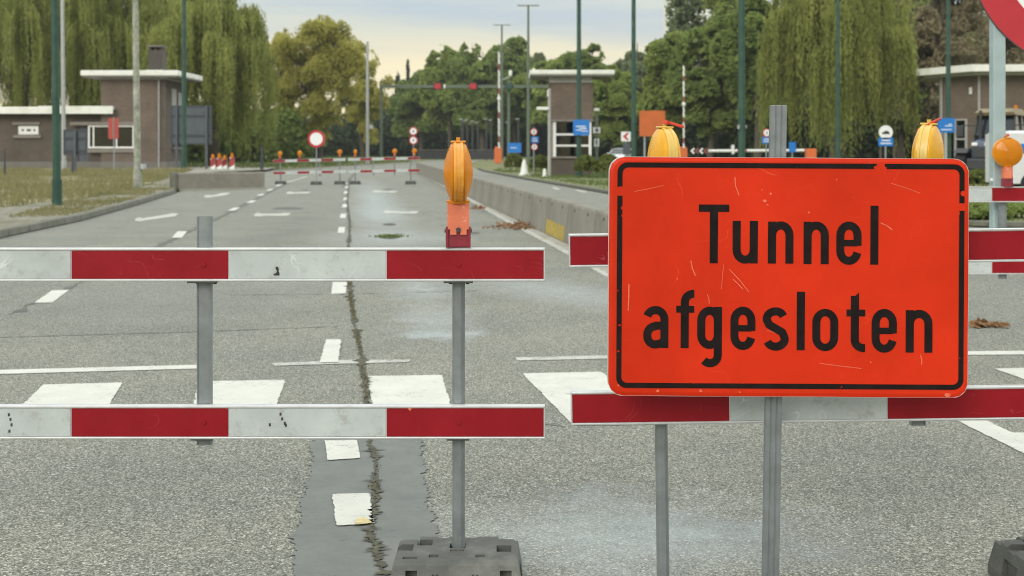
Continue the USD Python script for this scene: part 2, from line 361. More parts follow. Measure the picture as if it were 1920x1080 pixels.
def asphalt(name, dark, light, spots, speckle=1.0, coarse=165.0, darks=()):
    dk, lt = np.array(dark), np.array(light)
    n = {'g': ('geometry', {}), 'warpn': ('noise_texture', {'scale': 3.0, 'detail': 6.0, 'roughness': 0.65}), 'wsub': ('mix_color', {'blend_type': 'subtract', 'fac': 1.0, 'b': (0.5, 0.5, 0.5), 'use_clamp': False}),
         'wmul': ('mix_color', {'blend_type': 'multiply', 'fac': 1.0, 'b': (0.9, 0.9, 0.0), 'use_clamp': False}), 'warp': ('mix_color', {'blend_type': 'add', 'fac': 1.0, 'use_clamp': False}),
         'v': ('voronoi_texture', {'scale': coarse}), 'sv': ('separate_color', {}),
         'rv': ('rgb_ramp', {'ramp': [(0.0, dk * 0.6), (0.35, dk * 1.03), (0.65, lt * .98), (0.93, lt * 1.3), (1.0, np.array([0.62, 0.61, 0.57]))]}),
         'n1': ('noise_texture', {'scale': 0.9, 'detail': 6.0, 'roughness': 0.65}), 'r1': ('rgb_ramp', {'ramp': [(0.3, (0.86, 0.87, 0.88)), (0.7, (1.12, 1.11, 1.07))]}),
         'n3': ('noise_texture', {'scale': 320.0, 'detail': 2.0}), 'r3': ('rgb_ramp', {'ramp': [(0.35, (0.6, 0.6, 0.6)), (0.65, (1.3, 1.3, 1.3))]}),
         'm1': ('mix_color', {'blend_type': 'multiply', 'fac': 1.0, 'use_clamp': False}), 'm3': ('mix_color', {'blend_type': 'multiply', 'fac': 0.7, 'use_clamp': False}),
         'ms': ('mix_color', {'b': (0.385, 0.43, 0.435)}), 'bk': ('math', {'math_type': 'multiply'}), 'nbk': ('noise_texture', {'scale': 9.0, 'detail': 6.0, 'roughness': 0.75}), 'rbk': ('rgb_ramp', {'ramp': [(0.3, (0.35, 0.35, 0.35)), (0.65, (.8, .8, .8))]}),
         'add': ('math', {'math_type': 'add'}), 'b': ('bump', {'strength': 0.55 * speckle, 'distance': 0.006}), 'p': ('principled_bsdf', {'roughness': 0.82, 'specular_ior_level': 0.4})}
    l = [('g.position', 'warpn.vector'), ('warpn.color', 'wsub.a'), ('wsub.result', 'wmul.a'), ('g.position', 'warp.a'), ('wmul.result', 'warp.b'),
         ('g.position', 'v.vector'), ('v.color', 'sv.color'), ('sv.r', 'rv.fac'), ('g.position', 'n1.vector'), ('n1.fac', 'r1.fac'), ('g.position', 'n3.vector'), ('n3.fac', 'r3.fac'),
         ('rv.color', 'm1.a'), ('r1.color', 'm1.b'), ('m1.result', 'm3.a'), ('r3.color', 'm3.b'), ('m3.result', 'ms.a'), ('ms.result', 'p.base_color'),
         ('g.position', 'nbk.vector'), ('nbk.fac', 'rbk.fac'), ('rbk.color', 'bk.value2'),
         ('sv.r', 'add.value1'), ('n3.fac', 'add.value2'), ('add.value', 'b.height'), ('b.normal', 'p.normal')]
    if spots:
        sn, sl, last = stain_nodes(spots)
        n.update(sn)
        l += sl + [(last, 'bk.value1'), ('bk.value', 'ms.fac')]
        dn, dl, dlast = stain_nodes(darks)
        ren = lambda q: 'k' + q if q.split('.')[0] in dn else q
        n.update({'k' + k: v for k, v in dn.items()})
        n['dkm'] = ('math', {'math_type': 'multiply'})
        n['dk'] = ('mix_color', {'blend_type': 'multiply', 'b': (0.60, 0.60, 0.62), 'use_clamp': False})
        l = [x for x in l if x != ('m3.result', 'ms.a')]
        l += [(ren(a), ren(b)) for a, b in dl] + [(ren(dlast), 'dkm.value1'), ('rbk.color', 'dkm.value2'), ('dkm.value', 'dk.fac'), ('m3.result', 'dk.a'), ('dk.result', 'ms.a')]
    else:
        n['ms'][1]['fac'] = 0.0
    mat(name, n, l)

def gxy(px, py):
    return G(px, py)[:2]
SPOTS = [(gxy(1190, 1010), 1.0, 0.6, 0, 1.0), (gxy(1130, 930), 0.30, 0.18, 0, 0.4), (gxy(790, 540), 0.46, 1.6, 8, 0.9), (gxy(815, 600), 0.46, 1.2, 8, 0.8), (gxy(830, 628), 0.40, 0.36, 0, 1.2), (gxy(755, 490), 0.6, 2.6, 8, 0.7),
         (gxy(1040, 545), 0.8, 2.6, 30, 0.75), (gxy(735, 446), 1.4, 2.4, 8, 0.9), (gxy(712, 405), 0.85, 7.0, 8, 0.95), (gxy(703, 375), 0.9, 10.0, 8, 0.9), (gxy(692, 350), 0.9, 14.0, 8, 0.6), (gxy(560, 520), 1.2, 1.6, 0, 0.18), (gxy(330, 560), 1.6, 2.0, 0, 0.22)]
DARKS = [(gxy(1330, 985), 0.75, 0.20, -8, 1.0), (gxy(1560, 1040), 0.6, 0.22, -12, 0.8), (gxy(1180, 925), 0.8, 0.10, 6, 0.7), (gxy(300, 570), 1.9, 2.2, 0, 0.6), (gxy(900, 500), 0.8, 5.0, 8, 0.5), (gxy(470, 480), 0.7, 9.0, 8, 0.55),
         (gxy(250, 900), 0.9, 0.7, 0, 0.4), (gxy(1000, 880), 0.5, 0.8, 0, 0.35), (gxy(1700, 900), 1.0, 0.5, 0, 0.45), (gxy(560, 420), 0.6, 7.0, 8, 0.5), (gxy(1500, 830), 0.9, 0.3, 0, 0.35)]
asphalt('asphalt', (0.138, 0.142, 0.121), (0.266, 0.268, 0.230), SPOTS, darks=DARKS)
asphalt('asphalt_side', (0.20, 0.19, 0.16), (0.34, 0.325, 0.275), [])
mat('patch_asphalt', {'g': ('geometry', {}), 'mp': ('mapping', {'scale': (1.0, 3.0, 1.0)}), 'n': ('noise_texture', {'scale': 6.0, 'detail': 7.0, 'roughness': 0.7}), 'r': ('rgb_ramp', {'ramp': [(0.28, (0.122, 0.132, 0.124)), (0.72, (0.172, 0.182, 0.170))]}),
                      'n2': ('noise_texture', {'scale': 26.0, 'detail': 4.0, 'roughness': 0.6}), 'r2': ('rgb_ramp', {'ramp': [(0.27, (0.35, 0.35, 0.35)), (0.36, (1, 1, 1))]}), 'm': ('mix_color', {'blend_type': 'multiply', 'fac': 1.0}),
                      'b': ('bump', {'strength': 0.5, 'distance': 0.003}), 'p': ('principled_bsdf', {'roughness': 0.7, 'specular_ior_level': 0.4})},
    [('g.position', 'n.vector'), ('n.fac', 'r.fac'), ('g.position', 'mp.vector'), ('mp.vector', 'n2.vector'), ('n2.fac', 'r2.fac'), ('r.color', 'm.a'), ('r2.color', 'm.b'), ('m.result', 'p.base_color'), ('n2.fac', 'b.height'), ('b.normal', 'p.normal')])
mat('paving', {'g': ('geometry', {}), 'mp': ('mapping', {'rotation': (0, 0, math.radians(7.7))}), 'b': ('brick_texture', {'color1': (0.20, 0.19, 0.155), 'color2': (0.26, 0.245, 0.20), 'mortar': (0.095, 0.10, 0.055), 'scale': 1.0, 'brick_width': 0.3, 'row_height': 0.3, 'mortar_size': 0.014}),
               'n': ('noise_texture', {'scale': 0.7, 'detail': 6.0, 'roughness': 0.7}), 'r': ('rgb_ramp', {'ramp': [(0.42, (0, 0, 0)), (0.64, (0.85, 0.85, 0.85))]}), 'm': ('mix_color', {'b': (0.115, 0.115, 0.06)}), 'p': ('principled_bsdf', {'roughness': 0.95})},
    [('g.position', 'mp.vector'), ('mp.vector', 'b.vector'), ('g.position', 'n.vector'), ('n.fac', 'r.fac'), ('b.color', 'm.a'), ('r.color', 'm.fac'), ('m.result', 'p.base_color')])
def turf(name, a, b, c):
    mat(name, {'g': ('geometry', {}), 'n': ('noise_texture', {'scale': 0.35, 'detail': 6.0, 'roughness': 0.7}), 'r': ('rgb_ramp', {'ramp': [(0.32, a), (0.5, b), (0.68, c)]}), 'n2': ('noise_texture', {'scale': 9.0, 'detail': 5.0}),
               'r2': ('rgb_ramp', {'ramp': [(0.3, (0.6, 0.6, 0.6)), (0.7, (1.35, 1.35, 1.35))]}), 'm': ('mix_color', {'blend_type': 'multiply', 'fac': 1.0}), 'b': ('bump', {'strength': 0.6, 'distance': 0.05}), 'p': ('principled_bsdf', {'roughness': 0.95})},
        [('g.position', 'n.vector'), ('n.fac', 'r.fac'), ('g.position', 'n2.vector'), ('n2.fac', 'r2.fac'), ('r.color', 'm.a'), ('r2.color', 'm.b'), ('m.result', 'p.base_color'), ('n2.fac', 'b.height'), ('b.normal', 'p.normal')])
turf('soil_grass', (0.105, 0.125, 0.05), (0.15, 0.16, 0.066), (0.20, 0.185, 0.09))
turf('verge_ground', (0.15, 0.15, 0.07), (0.22, 0.20, 0.11), (0.29, 0.255, 0.17))

def leaf(name, a, b, c, trans=0.3, big=0.35):
    """a-b-c: dark, middle and light leaf colours; large patches, single leaves"""
    mat(name, {'g': ('geometry', {}), 'n': ('noise_texture', {'scale': big, 'detail': 3.0}), 'mr': ('math', {'math_type': 'multiply_add', 'value2': 0.42, 'value3': 0.0}), 'ad': ('math', {'math_type': 'multiply_add', 'value2': 0.70}),
               'r': ('rgb_ramp', {'ramp': [(0.22, a), (0.55, b), (0.9, c)]}), 'p': ('principled_bsdf', {'roughness': 0.8, 'specular_ior_level': 0.08}), 't': ('translucent_bsdf', {}), 'm': ('mix_closure', {'fac': trans})},
        [('g.position', 'n.vector'), ('g.random_per_island', 'mr.value1'), ('n.fac', 'ad.value1'), ('mr.value', 'ad.value3'), ('ad.value', 'r.fac'), ('r.color', 'p.base_color'), ('r.color', 't.color'), ('p.BSDF', 'm.closure1'), ('t.BSDF', 'm.closure2')], surface='m.closure')
leaf('leaf_willow', (0.19, 0.215, 0.060), (0.36, 0.385, 0.115), (0.52, 0.525, 0.19), 0.5, 0.55)
leaf('leaf_yellow', (0.32, 0.31, 0.075), (0.50, 0.47, 0.125), (0.66, 0.61, 0.20), 0.5, 0.45)
leaf('leaf_dense', (0.160, 0.212, 0.062), (0.245, 0.31, 0.09), (0.35, 0.41, 0.13), 0.46, 0.3)
leaf('leaf_mid', (0.19, 0.245, 0.065), (0.30, 0.36, 0.098), (0.42, 0.47, 0.15), 0.48, 0.3)
leaf('leaf_far', (0.155, 0.195, 0.098), (0.225, 0.265, 0.125), (0.31, 0.34, 0.17), 0.46, 0.2)
leaf('leaf_brown', (0.23, 0.20, 0.115), (0.33, 0.285, 0.175), (0.45, 0.39, 0.25), 0.45)
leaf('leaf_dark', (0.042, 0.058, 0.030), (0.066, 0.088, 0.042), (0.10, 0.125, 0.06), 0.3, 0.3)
leaf('leaf_hedge', (0.10, 0.125, 0.034), (0.17, 0.19, 0.054), (0.26, 0.26, 0.09), 0.35, 1.2)
leaf('blade_dry', (0.17, 0.165, 0.07), (0.26, 0.235, 0.12), (0.38, 0.33, 0.20), 0.3, 0.5)
leaf('blade_green', (0.09, 0.13, 0.038), (0.14, 0.18, 0.055), (0.21, 0.22, 0.09), 0.3, 0.5)
leaf('leaf_litter', (0.20, 0.11, 0.055), (0.30, 0.18, 0.10), (0.46, 0.33, 0.22), 0.1, 5.0)

# ------------------------------------------------------------------ the ground, the road and its markings
one('ground', flat(sbox(-700, -40, 700, 1100), -0.03), 'soil_grass', kind='structure')
ROAD = Polygon([(-5.2, -15), (-5.6, 0), (-7.6, 15), (-8.05, 18.4), (-8.4, 22.8), (-9.3, 28.8), (-10.76, 37.6), (-12.0, 45), (-17.5, 70), (-16.1, 77), (-13.2, 110), (-11.5, 128), (-9, 150), (-4, 150), (-4.0, 110), (-2.6, 84), (-1.76, 73), (0.6, 54), (3.0, 36.7), (8.3, 21.0), (40, 17.5), (40, -15)])
road = thing('road', kind='structure')
part('surface', flat(ROAD, 0.0), 'asphalt', road)
rng = np.random.default_rng(5)

def jag(pts, amp, step=0.03, seed=0):
    """a line through pts with a ragged offset"""
    ls = LineString(pts)
    r = np.random.default_rng(seed)
    out = []
    for t in np.arange(0, ls.length, step):
        p = ls.interpolate(t)
        wob = amp * 3.0 * (meshkit.fbm(np.array([t * 9.0, seed * 5.1, .4]), 4) - .5)
        out.append((p.x + wob + r.normal(0, amp * .4), p.y + r.normal(0, amp * 0.3)))
    out.append(tuple(ls.coords[-1]))
    return out

def gpoly(pix, rough=0.0, seed=0):
    pts = [gxy(*p) for p in pix]
    if rough:
        pts = jag(pts + [pts[0]], rough, 0.02, seed)[:-1]
    return Polygon(pts).buffer(0)

# repair patch round the joint (ragged edge), near the barrier
L_ = jag([gxy(600, 775), gxy(585, 830), gxy(580, 900), gxy(562, 960), gxy(548, 1010), gxy(552, 1090), gxy(520, 1300)], 0.020, 0.010, 1)
R_ = jag([gxy(775, 775), gxy(790, 830), gxy(797, 890), gxy(806, 950), gxy(820, 1000), gxy(838, 1060), gxy(860, 1300)], 0.020, 0.010, 2)
part('repair_patch', flat(Polygon(L_ + R_[::-1]).buffer(0), 0.004), 'patch_asphalt', road)
# the open joint with moss in it, far to near
JX = [gxy(655, 335), gxy(651, 380), gxy(656, 420), gxy(653, 470), gxy(657, 560), gxy(668, 620), gxy(680, 690), gxy(688, 745), gxy(695, 830), gxy(706, 880), gxy(700, 925), gxy(705, 965), gxy(690, 1010), gxy(712, 1040), gxy(725, 1090), gxy(735, 1300)]
def ribbon(pts, w, amp, step, seed):
    ls = LineString(pts)
    r = np.random.default_rng(seed)
    a, b = [], []
    for t in np.arange(0, ls.length, step):
        p, q = ls.interpolate(t), ls.interpolate(t + 0.05)
        d = np.array([q.x - p.x, q.y - p.y]); d /= np.linalg.norm(d) + 1e-9
        nrm = np.array([-d[1], d[0]])
        ww = w * np.exp(r.normal(-.35, .65)) * (0.25 + 1.5 * meshkit.noise(np.array([t * 6.0, seed * 3.3, 0.2])))
        off = amp * (r.normal(0, .45) + 3.2 * (meshkit.fbm(np.array([t * 5.0, seed * 7.7, 1.1]), 4) - .5))
        c = np.array([p.x, p.y]) + nrm * off
        a.append(c + nrm * ww / 2); b.append(c - nrm * ww / 2)
    n = len(a)
    v = np.vstack([a, b])
    i = np.arange(n - 1)
    f = np.vstack([np.c_[i, i + 1, i + 1 + n], np.c_[i, i + 1 + n, i + n]])
    return v, f
def ribbon_mesh(pts, w, amp, step, seed, z):
    v, f = ribbon(pts, w, amp, step, seed)
    v = np.c_[v, np.full(len(v), z)]
    t = v[f]
    cr = np.cross(t[:, 1] - t[:, 0], t[:, 2] - t[:, 0])[:, 2]
    f[cr < 0] = f[cr < 0][:, ::-1]
    return trimesh.Trimesh(v, f, process=False)
part('joint_crack', ribbon_mesh(JX[6:], 0.026, 0.016, 0.009, 3, 0.0085), 'crack_dark', road)
part('joint_crack', ribbon_mesh(JX[:7], 0.040, 0.012, 0.06, 4, 0.006), 'crack_dark', road)
# moss and weeds in the joint
def blades(points, hgt, wid, seed, lean=0.4):
    r = np.random.default_rng(seed)
    n = len(points)
    p = np.asarray(points)
    a = r.uniform(0, 2 * np.pi, n)
    h = hgt * r.uniform(0.4, 1.3, n)
    w = wid * r.uniform(0.6, 1.3, n)
    side = np.c_[np.cos(a), np.sin(a), np.zeros(n)] * (w / 2)[:, None]
    le = np.c_[r.normal(0, lean, n), r.normal(0, lean, n), np.ones(n)]
    le /= np.linalg.norm(le, axis=1)[:, None]
    tip = p + le * h[:, None]
    v = np.stack([p - side, p + side, tip], 1).reshape(-1, 3)
    return trimesh.Trimesh(v, np.arange(3 * n).reshape(-1, 3), process=False)
jl = LineString(JX)
pts = []
for k in range(2600):
    t = rng.random() ** 0.6 * 10.0
    q = jl.interpolate(jl.length - 1.0 - t)
    if q.y < 3.0 or meshkit.noise(np.array([q.y * 3.6, 0.3, 0.7])) < 0.48:
        continue
    pts.append((q.x + rng.normal(0, 0.011), q.y + rng.normal(0, 0.02), 0.008))
part('joint_moss', blades(pts, 0.014, 0.009, 6, 0.9), 'moss', road, kind='stuff')

def marking(name, pix, mat_='paint_white', rough=0.0, seed=0, z=0.004, label=None):
    part(name, flat(gpoly(pix, rough, seed), z), mat_, road, label=label)
# stop line in pieces
marking('stop_line', [(-60, 696), (370, 685), (372, 692), (-60, 704)], 'paint_white', 0.004, 1)
marking('stop_line', [(508, 682), (640, 676), (770, 675), (768, 680), (640, 683), (515, 687)], 'paint_worn', 0.006, 2, label='worn piece of stop line by the joint')
marking('stop_line', [(966, 671), (1300, 664), (1300, 670), (970, 677)], 'paint_worn', 0.004, 3)
marking('stop_line', [(1660, 661), (1980, 658), (1980, 665), (1660, 668)], 'paint_white', 0.004, 4)
# crossing blocks
marking('crossing_block', [(82, 722), (230, 718), (196, 775), (22, 778)], 'paint_white', 0.005, 5)
marking('crossing_block', [(372, 716), (536, 713), (515, 770), (360, 772)], 'paint_white', 0.008, 6)
marking('crossing_block', [(688, 706), (828, 704), (848, 768), (700, 770)], 'paint_white', 0.008, 7)
marking('crossing_block', [(979, 701), (1128, 698), (1250, 796), (1075, 799)], 'paint_white', 0.004, 8)
marking('crossing_block', [(1520, 694), (1650, 692), (1790, 740), (1600, 745)], 'paint_white', 0.004, 9)
marking('crossing_block', [(1864, 692), (1990, 689), (2080, 730), (1960, 726)], 'paint_white', 0.004, 10)
marking('edge_line', [(1790, 788), (1852, 790), (1896, 812), (1990, 814), (1990, 880), (1920, 852), (1860, 822)], 'paint_white', 0.006, 11)
# centre dashes
marking('lane_dash', [(609, 829), (669, 828), (676, 862), (614, 866)], 'paint_white', 0.002, 12, z=0.0085)
marking('lane_dash', [(623, 930), (693, 928), (702, 986), (631, 989)], 'paint_white', 0.004, 13, z=0.0085)
part('paint_grime', flat(gpoly([(668, 978), (682, 974), (700, 986), (664, 990)], 0.003, 3), 0.0125), 'paint_grime', road)
marking('lane_dash', [(612, 638), (640, 638), (634, 681), (599, 682)], 'paint_white', 0.007, 14, z=0.0085)
marking('lane_dash', [(624, 529), (651, 529), (648, 551), (621, 552)], 'paint_white', 0.002, 15)
for k, (y0, y1, x0) in enumerate([(426, 437, 635), (401, 409, 639), (383, 389, 643), (371, 375, 645), (359, 363, 646), (349.5, 352.5, 648), (343, 345, 649)]):
    w = (y0 - HY) / H * 0.115
    marking('lane_dash', [(x0, y0), (x0 + w, y0), (x0 + w - 1, y1), (x0 - 2, y1)], 'paint_white', 0.0, k)
# left lane line: dashes beside a tarred joint
marking('lane_dash', [(98, 545), (130, 544), (98, 568), (64, 568)], 'paint_white', 0.003, 21)
for (x0, y0, x1, y1) in [(333, 434, 322, 446), (438, 389.5, 427, 395), (471, 376, 461, 380.5), (488, 364, 481, 367), (505, 354.5, 498, 357.5), (523, 345.5, 515, 349)]:
    w0, w1 = (y0 - HY) / H * 0.16, (y1 - HY) / H * 0.16
    marking('lane_dash', [(x0, y0), (x0 + w0, y0), (x1 + w1, y1), (x1, y1)])
part('tar_joint', ribbon_mesh([gxy(20, 590), gxy(150, 530), gxy(300, 461), gxy(420, 404), gxy(500, 363), gxy(560, 334)], 0.10, 0.02, 0.1, 9, 0.0025), 'tar', road)
part('tar_joint', ribbon_mesh([gxy(640, 352), gxy(650, 344), gxy(658, 334), gxy(664, 326)], 0.16, 0.03, 0.4, 10, 0.0025), 'tar', road)
marking('lane_dash', [(572, 331), (577, 331), (533, 345), (527, 345)], 'paint_worn')
# arrows, seen flat along the road
def arrow(px, py, length=4.2, head=0.55, seed=0):
    c = gxy(px, py)
    u = np.array([-0.135, 0.991]); v = np.array([0.991, 0.135])
    shape = [(-0.09, 0), (0.09, 0), (0.09, length * 0.45), (head, length * 0.45), (head * 1.05, length * 0.52), (0.0, length), (-head * 1.05, length * 0.52), (-head, length * 0.45), (-0.09, length * 0.45)]
    part('lane_arrow', flat(Polygon([c + v * a + u * b for a, b in shape]).buffer(0), 0.004), 'paint_worn', road)
for (x0, y0, x1, y1) in [(255, 411.5, 335, 403.5), (478, 402.5, 546, 402.5), (720, 397.5, 786, 399), (384, 368, 432, 364), (538, 361.5, 583, 361.5), (700, 359, 746, 360)]:
    h = (y0 - HY) * 0.034
    marking('turn_arrow', [(x0, y0 - h * .45), (x0 + 6, y0 - h * .9), (x0 + 12, y0 - h * .4), (x1 - 18, y1 - h * .45), (x1 - 15, y1 - h * .8), (x1, y1 - h * .7), (x1 - 6, y1 + h * .5), (x0 + 14, y0 + h * .55), (x0 + 9, y0 + h * .9), (x0 - 2, y0 + h * .6)], 'paint_worn')
for (px, py, rx, ry) in [(540, 391, 30, 2.6), (730, 421, 13, 2.2), (730, 444, 19, 4.5), (890, 437, 10, 2), (572, 357, 8, 1.4), (728, 355, 9, 1.3)]:
    part('road_cover' if py > 410 else 'oil_spot', flat(Polygon([gxy(px + rx * math.cos(a) * (1 + .12 * math.sin(3 * a)), py + ry * math.sin(a)) for a in np.linspace(0, 2 * np.pi, 18)[:-1]]).buffer(0), 0.003), 'manhole_iron' if py > 410 else 'tar', road)
gp = gxy(731, 444)
part('gully_weed', blades([(gp[0] + rng.normal(0, .12), gp[1] + rng.normal(0, .16), 0.004) for _ in range(260)], 0.05, 0.03, 8, 1.2), 'blade_green', road, kind='stuff')
# white edge line along the concrete blocks, gutter strip
marking('edge_line', [(770, 318), (800, 333), (850, 358), (880, 377), (945, 414), (1060, 476), (1200, 556), (1215, 556), (1078, 476), (958, 414), (893, 379), (861, 360), (810, 335), (774, 318)], 'paint_worn', 0.02, 31)
part('gutter', flat(Polygon([gxy(*p) for p in [(778, 320), (905, 391), (1020, 445), (1190, 540), (1225, 540), (1040, 440), (915, 386), (783, 320)]]).buffer(0), 0.0025), 'concrete_light', road)
# side lane markings beyond the blocks
for (x0, y0, x1, y1) in [(925, 350, 952, 355), (975, 360, 988, 363), (1010, 369, 1030, 374), (1034, 352, 1045, 356), (1078, 357, 1096, 361)]:
    marking('side_lane_dash', [(x0, y0), (x0 + 6, y0 - 1), (x1 + 6, y1 - 1), (x1, y1)], 'paint_worn')

for k_, (pp, w) in enumerate([([(430, 553), (640, 552), (900, 545)], .02), ([(0, 633), (380, 622), (640, 612)], .018), ([(455, 420), (640, 417), (860, 420)], .02), ([(800, 770), (1060, 800)], .012)]):
    part('surface_seam', ribbon_mesh([gxy(*q) for q in pp], w, .006, .05, 60 + k_, 0.002), 'tar', road)
# pavement and verge on the left
KERB = [(-5.7, 0), (-7.6, 15), (-8.05, 18.4), (-8.4, 22.8), (-9.3, 28.8), (-10.76, 37.6)]
ZP = 0.12
kerb = thing('kerb', kind='structure')
kl = LineString(KERB)
t = 0.0
rk = np.random.default_rng(3)
while t < kl.length - 0.2:
    a, b = kl.interpolate(t + 0.006), kl.interpolate(min(t + 0.994, kl.length))
    d = np.array([b.x - a.x, b.y - a.y]); L = np.linalg.norm(d); ang = math.degrees(math.atan2(d[1], d[0]))
    m = CB(0, L, 0, 0.15, 0.0, ZP + 0.008 + rk.normal(0, 0.004), 0.015)
    part('kerb_stone', xf(m, (a.x, a.y, 0), rz=ang), 'kerb_stone', kerb)
    t += 1.0
back = [(-17, 0), (-13.5, 15), (-12.0, 21), (-11.4, 25.7), (-11.2, 30.8), (-13.0, 41), (-16.2, 56), (-20, 70)]
inner = [(x - 0.15, y) for x, y in KERB]
SIDEWALK = Polygon(inner + [(-12.2, 45), (-17.7, 70)] + back[::-1]).buffer(0)
pave = thing('pavement', kind='structure')
part('surface', flat(SIDEWALK, ZP), 'paving', pave)
VERGE = Polygon(back + [(-20, 90), (-70, 90), (-70, 0)]).buffer(0)
one('verge', flat(VERGE, ZP + 0.004), 'verge_ground', kind='structure')
one('forecourt', flat(Polygon([gxy(*p) for p in [(262, 333), (332, 330), (500, 322), (520, 317), (360, 317), (190, 319)]]).buffer(0), ZP + 0.010), 'asphalt_side', kind='structure')

def scatter(poly, n, seed, zf):
    r = np.random.default_rng(seed)
    x0, y0, x1, y1 = poly.bounds
    import shapely
    out = []
    while sum(map(len, out)) < n:
        p = np.c_[r.uniform(x0, x1, 4 * n), r.uniform(y0, y1, 4 * n)]
        p = p[shapely.contains_xy(poly, p[:, 0], p[:, 1])]
        k = meshkit.fbm(np.c_[p * 0.5, np.zeros(len(p))], 3, seed) + r.normal(0, 0.08, len(p))
        out.append(p[k > 0.46])
    p = np.vstack(out)[:n]
    return np.c_[p, np.full(n, zf)]
VG = Polygon([(-10.5, 22), (-11.2, 25.7), (-11.0, 30.8), (-12.8, 41), (-16.0, 56), (-20, 74), (-42, 74), (-26, 40), (-18, 22)])
tag(one('verge_grass', blades(scatter(VG, 26000, 3, ZP), 0.26, 0.035, 4), 'blade_dry', 'dry yellow-green grass growing on the left roadside verge', 'grass', kind='stuff'))
SWG = Polygon([(-8.6, 22.8), (-9.5, 28.8), (-10.95, 37.6), (-12.2, 45), (-13.5, 44), (-12.6, 37), (-11, 28.8), (-9.5, 22)])
one('pavement_weeds', blades(scatter(SWG, 5000, 13, ZP), 0.07, 0.03, 5, 0.8), 'blade_dry', 'low weeds between the left pavement slabs near the kerb', 'weeds', kind='stuff')
# grass island on the right by the booth and behind the big sign
ISL = Polygon([(8.6, 21.2), (3.2, 36.9), (0.8, 54), (-1.56, 73), (-2.3, 84), (20, 90), (45, 90), (45, 18.0)])
one('grass_island', flat(ISL, 0.06), 'soil_grass', kind='structure')
isl_k = thing('island_kerb', kind='structure')
ik = LineString([(30, 18.2), (8.45, 21.1), (3.1, 36.8), (0.7, 54), (-1.66, 73), (-2.5, 84)])
t = 0.0
while t < ik.length - 1:
    a, b = ik.interpolate(t + 0.01), ik.interpolate(t + 0.99)
    d = np.array([b.x - a.x, b.y - a.y]); ang = math.degrees(math.atan2(d[1], d[0]))
    part('kerb_stone', xf(CB(0, np.linalg.norm(d), -0.12, 0, 0.0, 0.10, 0.012), (a.x, a.y, 0), rz=ang), 'kerb_stone', isl_k)
    t += 1.0
IG = Polygon([(8.9, 21.6), (3.6, 36.9), (1.2, 54), (-1.2, 73), (-1, 80), (12, 80), (22, 50), (16, 21.5)])
one('island_grass', blades(scatter(IG, 26000, 7, 0.06), 0.13, 0.04, 8), 'blade_green', 'short green grass on the island around the guard booth', 'grass', kind='stuff')
FARG = Polygon([gxy(500, 320.5), gxy(600, 314), gxy(770, 304.5), gxy(780, 296), gxy(300, 292), gxy(330, 318)])
one('far_bank', flat(FARG.buffer(0), 0.03), 'soil_grass', kind='structure')
one('far_bank_grass', blades(scatter(FARG.buffer(-0.3), 14000, 17, 0.03), 0.3, 0.09, 9), 'blade_green', 'grass on the far bank beyond the second row of barriers', 'grass', kind='stuff')
one('dry_slope', trimesh.Trimesh([P(770, 281, 235), P(905, 281, 235), P(880, 267, 262), P(785, 269, 262), P(770, 300, 235), P(905, 300, 235)], [[0, 1, 2], [0, 2, 3], [4, 5, 1], [4, 1, 0]], process=False), 'dry_bank', kind='structure')
# ------------------------------------------------------------------ foreground: barriers, feet, lamps, the sign
RH = 0.104                                             # rail height
def rail(parent, name, x_right, z0, segs, seg=0.4975, first='red', wear=0):
    """an aluminium board with foil panels let into its face; grows to the left from x_right; front face at y = 0"""
    x_left = x_right - seg * segs
    r = part(name, [BB(x_left - 0.003, x_right + 0.003, 0.0, 0.026, z0, z0 + RH),
                    CB(x_left - 0.003, x_right + 0.003, -0.005, 0.0002, z0 + RH - 0.007, z0 + RH + 0.001, 0.002),
                    CB(x_left - 0.003, x_right + 0.003, -0.005, 0.0002, z0 - 0.001, z0 + 0.006, 0.002),
                    CB(x_right - 0.001, x_right + 0.0032, -0.004, 0.0002, z0 + 0.0065, z0 + RH - 0.0075, 0.001),
                    CB(x_left - 0.0032, x_left + 0.001, -0.004, 0.0002, z0 + 0.0065, z0 + RH - 0.0075, 0.001)], 'aluminium', parent)
    for k in range(segs):
        red = (k % 2 == 0) == (first == 'red')
        a, b = x_right - seg * (k + 1), x_right - seg * k
        part('red_panel' if red else 'white_panel', CB(a + 0.0015, b - 0.0015, -0.0022, 0.0008, z0 + 0.0072, z0 + RH - 0.0082, 0.0006), 'foil_red' if red else 'foil_white', r)
    return r
def flat_post(name, parent, x, z0, z1, w=0.046, mat_='post_grey', y=0.0275):
    """folded channel post: a face between two proud lips"""
    t = 0.004
    part(name, [BB(x - w / 2 + t, x + w / 2 - t, y + 0.0035, y + 0.0075, z0, z1), CB(x - w / 2, x - w / 2 + t, y, y + 0.024, z0, z1, 0.001), CB(x + w / 2 - t, x + w / 2, y, y + 0.024, z0, z1, 0.001)], mat_, parent)
def round_post(name, parent, x, z0, z1, r=0.0205, y=0.049, mat_='post_grey'):
    prof = Point(0, 0).buffer(r, quad_segs=8).intersection(sbox(-r, -r * 0.93, r, r * 0.93))
    m = ext(prof, z1 - z0)
    m.apply_translation([x, y, z0])
    part(name, m, mat_, parent, smooth=35)
def clamp_plate(parent, x, z, w=0.092):
    part('clamp', [CB(x - w / 2, x + w / 2, -0.002, 0.076, z - 0.0065, z - 0.0015, 0.001), tube((x - w * .3, 0.06, z - 0.016), (x - w * .3, 0.06, z - 0.006), 0.006, n=6), tube((x + w * .3, 0.06, z - 0.016), (x + w * .3, 0.06, z - 0.006), 0.006, n=6)], 'steel_dark', parent)

